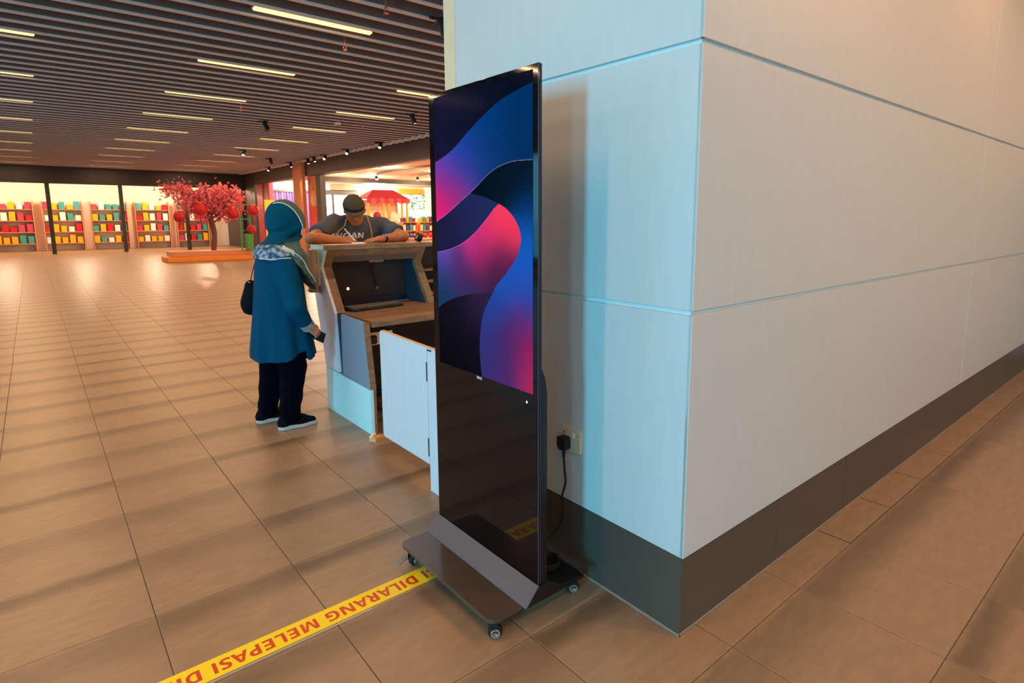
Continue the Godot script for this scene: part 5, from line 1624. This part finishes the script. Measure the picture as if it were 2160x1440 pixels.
func shop() -> void:
	mat("shop_cream", rgb(238, 222, 202), 0.7)
	mat("shop_peach", rgb(232, 176, 146), 0.8)
	mat("orange_wood", rgb(214, 140, 92), 0.5)
	mat("shop_orange", rgb(240, 140, 44), 0.5)
	mat("pink_post", rgb(190, 62, 92), 0.4)
	mat("red", rgb(196, 18, 34), 0.5)
	mat("crimson", rgb(132, 20, 42), 0.8)
	mat("yellow", rgb(250, 180, 16), 0.5)
	mat("green", rgb(70, 150, 70), 0.5)
	mat("blossom", rgb(236, 120, 132), 0.8)
	mat("bark", rgb(120, 70, 60), 0.8)
	mat("white_goods", rgb(240, 236, 226), 0.6)
	mat("teal_goods", rgb(60, 150, 150), 0.5)
	mat("violet_goods", rgb(80, 50, 130), 0.5)
	glow("window_glow", Color(1.0, 0.98, 0.94), 2.6, Color(0.95, 0.95, 0.95))
	glow("violet_glow", Color(0.4, 0.22, 0.95), 0.5, rgb(60, 40, 150))
	glow("pink_glow", Color(0.9, 0.4, 0.9), 0.5, rgb(190, 90, 190))
	# the shopfront and the shop's shell
	var wf := struct("wall_front", boxm(Vector3(7.88, 2.985, -29.0), Vector3(8.12, 3.95, -2.46), 0.004), M.fascia)
	part(wf, "light_ledge", boxm(Vector3(8.0, 2.962, -29.0), Vector3(8.1, 2.984, -2.46)), M.shop_cream)
	struct("wall_end", boxm(Vector3(7.88, 0, -34.5), Vector3(8.12, 3.95, -29.02)), M.frame_dark)
	struct("wall_far", boxm(Vector3(8.12, 0, -29.8), Vector3(19.2, 3.95, -29.55)), M.shop_cream)
	struct("wall_shop_side", boxm(Vector3(19.0, 0, -29.8), Vector3(19.2, 3.95, -2.2)), M.shop_cream)
	struct("wall_shop_near", boxm(Vector3(8.3, 0, -2.45), Vector3(19.2, 3.95, -2.25)), M.shop_cream)
	var sc := struct("ceiling_shop", boxm(Vector3(8.12, 3.32, -26.9), Vector3(19.2, 3.9, -2.25)), M.shop_peach)
	part(sc, "back_section", boxm(Vector3(8.12, 3.2, -29.6), Vector3(19.2, 3.9, -27.1)), M.shop_cream)
	part(sc, "beam", boxm(Vector3(8.12, 3.12, -27.1), Vector3(19.2, 3.9, -26.9)), M.rubber)
	for k in 4:
		part(sc, "cove", boxm(Vector3(8.12, 3.12 - 0.0, -27.6 - 0.5 * k), Vector3(12.6, 3.2, -27.45 - 0.5 * k), 0.01), M.shop_cream if k % 2 == 0 else M.orange_wood)
	for b in [[Vector3(9.3, 3.26, -8.0), 8.0], [Vector3(13.0, 3.26, -9.0), 10.0], [Vector3(10.2, 3.26, -15.0), 12.0], [Vector3(14.2, 3.26, -16.0), 12.0], [Vector3(10.0, 3.26, -20.6), 12.0], [Vector3(13.2, 3.26, -21.5), 12.0], [Vector3(9.6, 3.26, -25.2), 9.0], [Vector3(12.0, 3.26, -25.6), 9.0], [Vector3(15.6, 3.26, -25.4), 12.0]]:
		bulb(b[0], "small round downlight in the peach ceiling of the shop", b[1])
	for b in [Vector3(10.0, 3.16, -28.3), Vector3(13.6, 3.16, -28.3)]:
		bulb(b, "small round downlight over the shop's back wall", 9.0, Color(1, 0.95, 0.85))
	# pilaster, graphic panel, posts of the front
	solo("pilaster", boxm(Vector3(7.74, 0, -23.35), Vector3(7.87, 3.48, -22.35), 0.006), M.orange_wood, "tall plain orange-brown pilaster reaching the slats, left of the red printed panel", "pilaster")
	var im := noise_image(96, 288, 21, 0.02, 1.0, 0.6, rgb(196, 104, 40), rgb(228, 150, 70), 3)
	for y in 288:
		for x in 96:
			var u := x / 96.0
			var v := y / 288.0
			if Vector2((u - 0.62) / 0.36, (v - 0.27) / 0.1).length() < 1.0:
				im.set_pixel(x, y, rgb(226, 160, 110))
			if v > 0.36 and v < 0.66 and u > 0.1 + absf(v - 0.5) * 0.7:
				im.set_pixel(x, y, rgb(222, 66, 44))
			if Vector2((u - 0.25) / 0.12, (v - 0.06) / 0.045).length() < 1.0:
				im.set_pixel(x, y, rgb(204, 50, 36))
			if u < 0.14:
				im.set_pixel(x, y, rgb(226, 110, 96))
	var pm := mat("panel_print", Color.WHITE, 0.5)
	pm.albedo_texture = ImageTexture.create_from_image(im)
	var ps := S()
	poly(ps, [Vector3(7.92, 2.96, -22.3), Vector3(7.92, 2.96, -21.46), Vector3(7.92, 0.0, -21.46), Vector3(7.92, 0.0, -22.3)], Vector3.LEFT, [Vector2(0, 0), Vector2(1, 0), Vector2(1, 1), Vector2(0, 1)])
	var gp := thing("graphic_panel", "orange printed shopfront panel with red shape and pale disc beside dark post", "panel", Vector3(7.96, 0, -21.9))
	part(gp, "board", boxm(Vector3(7.921, 0, -22.3), Vector3(8.0, 2.96, -21.46)), M.orange_wood)
	part(gp, "print", ps.commit(), pm)
	solo("shopfront_post", boxm(Vector3(7.9, 0, -21.44), Vector3(8.1, 2.96, -21.02), 0.004), M.frame_dark, "dark metal shopfront post right of the printed orange panel", "post")
	for z in [[-28.75, -27.88, "wide magenta shopfront post at the far end of the bulkhead, behind the cherry tree"], [-27.56, -26.92, "narrow magenta shopfront post nearest the woman's head"]]:
		solo("shopfront_post", boxm(Vector3(7.9, 0, z[0]), Vector3(8.08, 2.96, z[1]), 0.01), M.pink_post, z[2], "post", "magenta shopfront posts")
	solo("shopfront_post", boxm(Vector3(7.92, 0, -27.87), Vector3(8.06, 2.96, -27.57)), M.frame_dark, "thin black post between the two magenta shopfront posts", "post")
	# back of the shop: bright windows, violet light wall
	var bw := thing("shop_window", "tall blown-out white windows with dark frame at the back of the shop, left of the man's cap", "window", Vector3(11.95, 0, -29.5))
	part(bw, "pane", boxm(Vector3(11.15, 0.5, -29.54), Vector3(11.64, 2.6, -29.5)), M.window_glow)
	part(bw, "pane", boxm(Vector3(11.74, 0.5, -29.54), Vector3(13.6, 2.6, -29.5)), M.window_glow)
	part(bw, "mullion", boxm(Vector3(11.64, 0.0, -29.54), Vector3(11.74, 2.62, -29.44), 0.004), M.frame_dark)
	part(bw, "head_rail", boxm(Vector3(11.1, 2.6, -29.54), Vector3(13.65, 2.82, -29.42), 0.004), M.frame_dark)
	part(bw, "blind_box", boxm(Vector3(11.6, 2.83, -29.54), Vector3(13.0, 3.12, -29.3), 0.02), M.oak)
	var vw := thing("light_wall", "wall of vertical violet and pink light strips above the woman's head", "light wall", Vector3(9.3, 0, -29.5))
	part(vw, "header", boxm(Vector3(8.4, 2.68, -29.54), Vector3(10.7, 2.78, -29.4), 0.004), M.frame_dark)
	for i in 18:
		part(vw, "light_strip", boxm(Vector3(8.45 + 0.125 * i, 0.3, -29.53), Vector3(8.45 + 0.125 * i + (0.07 if i % 2 == 0 else 0.095), 2.68, -29.46 if i % 2 == 0 else -29.49), 0.006), (M.pink_glow if i < 8 else M.violet_glow) if i % 2 == 0 else M.violet_goods)
	solo("yellow_sign", boxm(Vector3(7.42, 0.0, -26.1), Vector3(7.86, 2.2, -26.05), 0.01), M.yellow, "plain bright yellow board standing behind the woman's headscarf", "board")
	# foliage and white columns at the right
	var fo := S()
	for i in 160:
		var p := Vector3(rng.randf_range(15.9, 16.9), rng.randf_range(1.9, 2.75), rng.randf_range(-29.45, -29.2))
		var d := Vector3(rng.randf_range(-1, 1), rng.randf_range(-1, 1), rng.randf_range(0.1, 1)).normalized()
		var e := d.cross(Vector3.UP).normalized() * 0.05
		poly(fo, [p - e, p + d * 0.09, p + e, p - d * 0.09], Vector3(0, 0.3, 1))
	var fol := solo("hanging_foliage", fo.commit(), M.green, "pale green hanging foliage on the shop's back wall near the display", "foliage")
	fol.set_meta("kind", "stuff")
	solo("shop_window", boxm(Vector3(15.3, 0.7, -29.54), Vector3(16.85, 2.7, -29.5)), M.window_glow, "bright back window behind the hanging foliage, near the display's edge", "window")
	solo("shop_column", boxm(Vector3(16.9, 0, -29.5), Vector3(17.3, 3.15, -29.1), 0.02), M.white_goods, "white square column at the shop's back beside the display's edge", "column")
	solo("wooden_pelmet", boxm(Vector3(15.3, 2.74, -29.5), Vector3(16.85, 3.02, -29.3), 0.01), M.shop_orange, "orange-brown pelmet board above the bright window with foliage", "pelmet")
	# curved tracks on the ceiling
	for tr in [[[Vector3(11.0, 3.28, -18.0), Vector3(10.75, 3.28, -19.8), Vector3(10.9, 3.28, -21.7), Vector3(11.3, 3.28, -23.4), Vector3(11.7, 3.28, -24.5)], "longer curved black lighting track on the shop's peach ceiling"], [[Vector3(12.7, 3.28, -21.5), Vector3(12.9, 3.28, -22.8), Vector3(13.4, 3.28, -23.9)], "shorter curved black lighting track on the shop ceiling by the display"]]:
		var t := thing("curved_track", tr[1], "lighting track", tr[0][0])
		part(t, "rail", tube(S(), curve(tr[0], 8), 0.035, 8).commit(), M.rubber)
		for e in [0, tr[0].size() - 1]:
			var p: Vector3 = tr[0][e]
			var h := part(t, "spot_head", lathe(S(), [Vector2(0, 0.09), Vector2(0.06, 0.09), Vector2(0.075, -0.07), Vector2(0.06, -0.06)], p + Vector3(0, -0.1, 0.05), 12, Basis(Vector3.RIGHT, -0.6)).commit(), M.rubber)
			part(h, "lens", lathe(S(), [Vector2(0.065, -0.062), Vector2(0.0, -0.075)], p + Vector3(0, -0.1, 0.05), 12, Basis(Vector3.RIGHT, -0.6)).commit(), M.spot_glow)
	# market stall with a red canopy
	var st := thing("market_stall", "small market stall with scalloped red canopy and orange posts in the shop behind the man", "stall", Vector3(12.0, 0, -24.4))
	var ca := S()
	var ridge := [Vector3(11.5, 2.68, -24.5), Vector3(12.5, 2.68, -24.5)]
	var eav := [Vector3(10.95, 2.28, -23.9), Vector3(13.0, 2.28, -23.9), Vector3(13.0, 2.28, -25.1), Vector3(10.95, 2.28, -25.1)]
	poly(ca, [eav[0], eav[1], ridge[1], ridge[0]], Vector3(0, 1, 1))
	poly(ca, [eav[1], eav[2], ridge[1]], Vector3(1, 1, 0))
	poly(ca, [eav[2], eav[3], ridge[0], ridge[1]], Vector3(0, 1, -1))
	poly(ca, [eav[3], eav[0], ridge[0]], Vector3(-1, 1, 0))
	var canopy := part(st, "canopy", ca.commit(), M.crimson)
	for i in 10:
		var x := 10.95 + 0.205 * i
		var pts := [Vector2(0, 0), Vector2(0.2, 0), Vector2(0.2, -0.14)]
		for k in range(1, 6):
			pts.append(Vector2(0.1 + 0.1 * cos(PI * k / 6.0), -0.14 - 0.07 * sin(PI * k / 6.0)))
		pts.append(Vector2(0, -0.14))
		part(canopy, "scallop", prism(S(), pts, Vector3(x, 2.29, -23.9), Vector3.RIGHT, Vector3.UP, Vector3(0, 0, 0.015)).commit(), M.crimson if i % 2 == 0 else M.red)
	for p in [Vector3(11.05, 0, -24.0), Vector3(11.75, 0, -24.0), Vector3(12.0, 0, -24.0), Vector3(12.65, 0, -24.0), Vector3(12.9, 0, -24.0), Vector3(11.05, 0, -25.0), Vector3(12.9, 0, -25.0)]:
		part(st, "post", boxm(p + Vector3(-0.04, 0, -0.04), p + Vector3(0.04, 2.3, 0.04), 0.006), M.shop_orange)
	part(st, "stall_counter", boxm(Vector3(11.05, 0, -24.9), Vector3(12.9, 0.85, -24.06), 0.01), M.shop_orange)
	part(st, "back_board", boxm(Vector3(11.1, 0.85, -25.0), Vector3(12.85, 2.25, -24.96)), M.shop_cream)
	var heart := []
	for i in 24:
		var a := TAU * i / 24.0
		heart.append(Vector2(0.016 * pow(sin(a), 3.0) * 16.0, 0.016 * (13.0 * cos(a) - 5.0 * cos(2.0 * a) - 2.0 * cos(3.0 * a) - cos(4.0 * a))))
	var hs := thing("heart_sign", "pale heart-shaped board hanging at the front of the market stall", "sign board", Vector3(12.28, 1.52, -23.85))
	part(hs, "board", prism(S(), heart, Vector3(12.28, 1.52, -23.86), Vector3.RIGHT, Vector3.UP, Vector3(0, 0, 0.03)).commit(), M.shop_peach)
	part(hs, "string", tube(S(), [Vector3(12.28, 1.7, -23.85), Vector3(12.28, 2.3, -23.885)], 0.006, 5).commit(), M.rubber)
	var pf := S()
	for i in 60:
		var a := i * 2.4
		var yy := 1.0 - 2.0 * (i + 0.5) / 60.0
		var d := Vector3(cos(a) * sqrt(1.0 - yy * yy), yy, sin(a) * sqrt(1.0 - yy * yy))
		box(pf, Vector3(11.37, 1.54, -23.84) + d * 0.15, Vector3(0.09, 0.09, 0.03), 0.01, Basis(Quaternion(Vector3(0, 0, 1), d)))
	solo("flower_ball", pf.commit(), M.crimson, "dark red ball of paper petals hanging at the stall's left post", "decoration")
	# goods shelves before the stall
	for sh in [[10.52, 11.14, "orange goods shelf right behind the man's elbow"], [11.24, 11.9, "orange goods shelf half hidden by the display's edge"], [12.0, 12.66, "orange goods shelf behind the display, third of its row"], [12.76, 13.42, "orange goods shelf behind the display, last of its row"]]:
		var o := thing("goods_shelf", sh[2], "shelf", Vector3((sh[0] + sh[1]) / 2, 0, -20.1), "orange shop shelves")
		for x in [sh[0], sh[1] - 0.03]:
			part(o, "side", boxm(Vector3(x, 0, -20.35), Vector3(x + 0.03, 1.3, -19.95), 0.003), M.shop_orange)
		for y in [0.3, 0.62, 0.95, 1.27]:
			part(o, "shelf_board", boxm(Vector3(sh[0] + 0.03, y, -20.35), Vector3(sh[1] - 0.03, y + 0.03, -19.95), 0.003), M.shop_orange)
		part(o, "back", boxm(Vector3(sh[0], 0.0, -20.38), Vector3(sh[1], 1.3, -20.352)), M.shop_cream)
		var kinds := [[M.white_goods, "white"], [M.yellow, "yellow"], [M.red, "red"], [M.teal_goods, "teal"], [M.violet_goods, "violet"]]
		for y in [0.65, 0.98, 1.3]:
			for i in 4:
				var kd: Array = kinds[rng.randi() % 5]
				var x: float = sh[0] + 0.1 + 0.14 * i
				var hh := rng.randf_range(0.14, 0.24)
				solo("goods_box", boxm(Vector3(x - 0.055, y, -20.25), Vector3(x + 0.055, y + hh, -20.0), 0.006), kd[0], "small %s box of goods on the %s board of the %s" % [kd[1], {0.65: "lower", 0.98: "middle", 1.3: "top"}[y], {10.52: "first orange shelf", 11.24: "second orange shelf", 12.0: "third orange shelf", 12.76: "last orange shelf"}[sh[0]]], "box", "%s boxes on the shop shelves" % kd[1])
	for i in 12:
		var p := Vector3(10.2 + 0.16 * i + rng.randf_range(-0.04, 0.04), 0.75, -18.6 + rng.randf_range(-0.1, 0.1))
		var r := rng.randf_range(0.07, 0.1)
		var sp := SphereMesh.new()
		sp.radius = r
		sp.height = r * 1.9
		sp.radial_segments = 12
		sp.rings = 7
		var mi := part(self, "red_bauble", sp, M.red if i > 2 else M.violet_goods)
		mi.position = p + Vector3(0, r * 0.95, 0)
		tag(mi, ("shiny red bauble on the low shop table behind the man's arm" if i > 2 else "dark violet bauble on the low shop table behind the man's arm"), "bauble", "red baubles on the low table" if i > 2 else "violet baubles on the low table")
	var lt := thing("low_table", "low cream display table with baubles inside the shop", "table", Vector3(11.1, 0, -18.6))
	part(lt, "table_top", boxm(Vector3(10.05, 0.7, -18.95), Vector3(12.2, 0.75, -18.3), 0.01), M.shop_peach)
	for x in [10.15, 12.1]:
		for z in [-18.88, -18.38]:
			part(lt, "leg", boxm(Vector3(x - 0.03, 0, z - 0.03), Vector3(x + 0.03, 0.7, z + 0.03), 0.004), M.shop_orange)

func decoration() -> void:
	# festive tree on an orange stage at the end of the concourse
	var c := Vector3(4.75, 0, -22.6)
	var bs := thing("tiered_base", "two-tier orange stage under the pink blossom tree", "stage", c)
	part(bs, "lower_tier", boxm(c + Vector3(-1.5, 0, -0.9), c + Vector3(1.25, 0.17, 0.25), 0.015), M.shop_orange)
	part(bs, "upper_tier", boxm(c + Vector3(-1.35, 0.17, -0.8), c + Vector3(1.15, 0.34, 0.15), 0.015), M.orange_wood)
	var t := thing("blossom_tree", "artificial tree covered in pink blossom standing on the orange stage", "tree", c + Vector3(0, 0.34, 0))
	var b0 := c + Vector3(0, 0.34, -0.3)
	var tips := []
	var tk := S()
	tube(tk, curve([b0, b0 + Vector3(0.06, 0.6, 0), b0 + Vector3(-0.04, 1.2, 0.03), b0 + Vector3(0.03, 1.7, 0)], 4), 0.09, 8)
	part(t, "trunk", tk.commit(), M.bark)
	for i in 13:
		var a := i * 2.399
		var p0 := b0 + Vector3(0, 0.9 + 0.06 * i, 0)
		var reach := rng.randf_range(0.8, 1.45)
		var p1 := p0 + Vector3(cos(a) * reach * 0.5, 0.35, sin(a) * reach * 0.4)
		var p2 := p0 + Vector3(cos(a) * reach, 0.45 + rng.randf_range(-0.1, 0.5), sin(a) * reach * 0.7)
		var line := curve([p0, p1, p2], 6)
		part(t, "branch", tube(S(), line, 0.028, 6).commit(), M.bark)
		for k in range(4, line.size()):
			tips.append(line[k])
	var bl := S()
	for p in tips:
		for i in 26:
			var q: Vector3 = p + Vector3(rng.randfn(0, 0.13), rng.randfn(0, 0.12), rng.randfn(0, 0.13))
			var n := Vector3(rng.randf_range(-1, 1), rng.randf_range(-0.4, 1), rng.randf_range(-1, 1)).normalized()
			var u := n.cross(Vector3(0.3, 0.9, 0.1)).normalized()
			var v := n.cross(u)
			for k in 5:
				var a := TAU * k / 5.0
				var d := u * cos(a) + v * sin(a)
				var w := u * -sin(a) + v * cos(a)
				poly(bl, [q, q + d * 0.03 + w * 0.018 + n * 0.008, q + d * 0.05 + n * 0.012, q + d * 0.03 - w * 0.018 + n * 0.008], n)
	var bm := part(t, "blossoms", bl.commit(), M.blossom)
	bm.set_meta("kind", "stuff")
	# lanterns, paper flowers and a green trellis in front of it
	for ln in [[Vector3(5.98, 1.72, -22.3), 0.13, "long red lantern hanging at the right of the blossom tree"], [Vector3(5.3, 1.62, -22.2), 0.14, "round red lantern hanging in the middle of the blossom tree"], [Vector3(4.3, 1.75, -22.2), 0.15, "red lantern hanging left of the blossom tree's trunk"], [Vector3(3.7, 1.5, -22.3), 0.13, "leftmost red lantern under the blossom tree"]]:
		var lt := thing("red_lantern", ln[2], "lantern", ln[0], "red lanterns under the blossom tree")
		var r: float = ln[1]
		var prof := []
		for k in 11:
			var a := PI * k / 10.0
			prof.append(Vector2(0.05 + r * sin(a), -r * 1.35 * cos(a)))
		part(lt, "shade", lathe(S(), prof, ln[0], 16).commit(), M.red)
		part(lt, "cap_ring", lathe(S(), [Vector2(0.055, 0), Vector2(0.055, 0.03), Vector2(0.0, 0.03)], ln[0] + Vector3(0, r * 1.35, 0), 12).commit(), M.yellow)
		part(lt, "tassel", tube(S(), [ln[0] + Vector3(0, -r * 1.3, 0), ln[0] + Vector3(0, -r * 1.3 - 0.22, 0)], [0.012, 0.025], 8).commit(), M.red)
		part(lt, "string", tube(S(), [ln[0] + Vector3(0, r * 1.35, 0), ln[0] + Vector3(0, r * 1.35 + 0.45, -0.05)], 0.006, 5).commit(), M.rubber)
	var tr := thing("green_trellis", "narrow green trellis frame on the orange stage", "trellis", Vector3(5.72, 0.34, -22.4))
	for x in [5.55, 5.86]:
		part(tr, "upright", boxm(Vector3(x - 0.02, 0.34, -22.42), Vector3(x + 0.02, 1.92, -22.38), 0.004), M.green)
	for y in [0.6, 1.0, 1.4, 1.9]:
		part(tr, "rail", boxm(Vector3(5.57, y, -22.415), Vector3(5.84, y + 0.035, -22.385), 0.004), M.green)
	solo("green_planter", boxm(Vector3(5.66, 0.3405, -22.44), Vector3(5.9, 0.9, -22.425 + 0.2), 0.02), M.green, "green planter box at the right end of the orange stage", "planter")
	var fl := S()
	for i in 70:
		var a := i * 2.4
		var yy := 1.0 - 2.0 * (i + 0.5) / 70.0
		var d := Vector3(cos(a) * sqrt(1.0 - yy * yy), yy, sin(a) * sqrt(1.0 - yy * yy))
		box(fl, Vector3(5.86, 1.06, -22.28) + d * 0.13, Vector3(0.09, 0.09, 0.02), 0.006, Basis(Quaternion(Vector3(0, 0, 1), d)))
	solo("paper_flower", fl.commit(), M.red, "big red paper flower on the green planter", "decoration")

func far_shop() -> void:
	# the shop that closes the concourse
	var w := struct("wall_far_front", boxm(Vector3(-7.0, 2.82, -30.9), Vector3(7.88, 3.95, -30.65), 0.004), M.frame_dark)
	for i in 7:
		var x := -6.6 + 2.4 * i
		part(w, "post", boxm(Vector3(x - 0.07, 0, -30.85), Vector3(x + 0.07, 2.82, -30.7), 0.004), M.frame_dark)
	struct("wall_far_back", boxm(Vector3(-7.0, 0, -34.5), Vector3(7.88, 3.95, -34.3)), M.shop_cream)
	struct("ceiling_far_shop", boxm(Vector3(-7.0, 3.2, -34.3), Vector3(7.88, 3.9, -30.9)), M.shop_cream)
	for x in [-4.0, -1.0, 1.6, 4.2, 6.4]:
		bulb(Vector3(x, 3.14, -32.3), "small round downlight in the far shop's cream ceiling", 4.5, Color(1.0, 0.86, 0.72))
	var kinds := [[M.white_goods, "white"], [M.yellow, "yellow"], [M.red, "red"], [M.teal_goods, "teal"], [M.pink_post, "magenta"]]
	var k := 0
	for x in [-0.6, 1.1, 2.8, 4.5, 6.2]:
		k += 1
		var o := thing("goods_rack", "%s orange-brown goods rack in the far shop at the concourse end" % ["leftmost", "second from left", "middle", "second from right", "rightmost"][k - 1], "shelf", Vector3(x, 0, -34.1), "far shop racks")
		for sx in [-0.7, 0.67]:
			part(o, "side", boxm(Vector3(x + sx, 0, -34.28), Vector3(x + sx + 0.03, 2.2, -33.9), 0.003), M.orange_wood)
		for y in [0.3, 0.8, 1.3, 1.8]:
			part(o, "shelf_board", boxm(Vector3(x - 0.67, y, -34.28), Vector3(x + 0.67, y + 0.03, -33.9), 0.003), M.orange_wood)
			for i in 5:
				var kd: Array = kinds[rng.randi() % 5]
				var gx: float = x - 0.55 + 0.27 * i
				var hh := rng.randf_range(0.2, 0.38)
				solo("goods_box", boxm(Vector3(gx - 0.1, y + 0.03, -34.2), Vector3(gx + 0.1, y + 0.03 + hh, -33.95), 0.006), kd[0], "%s box of goods on the %s board of the %s far rack" % [kd[1], {0.3: "lowest", 0.8: "second", 1.3: "third", 1.8: "top"}[y], ["leftmost", "second", "middle", "fourth", "rightmost"][k - 1]], "box", "%s boxes, far rack %d" % [kd[1], k])
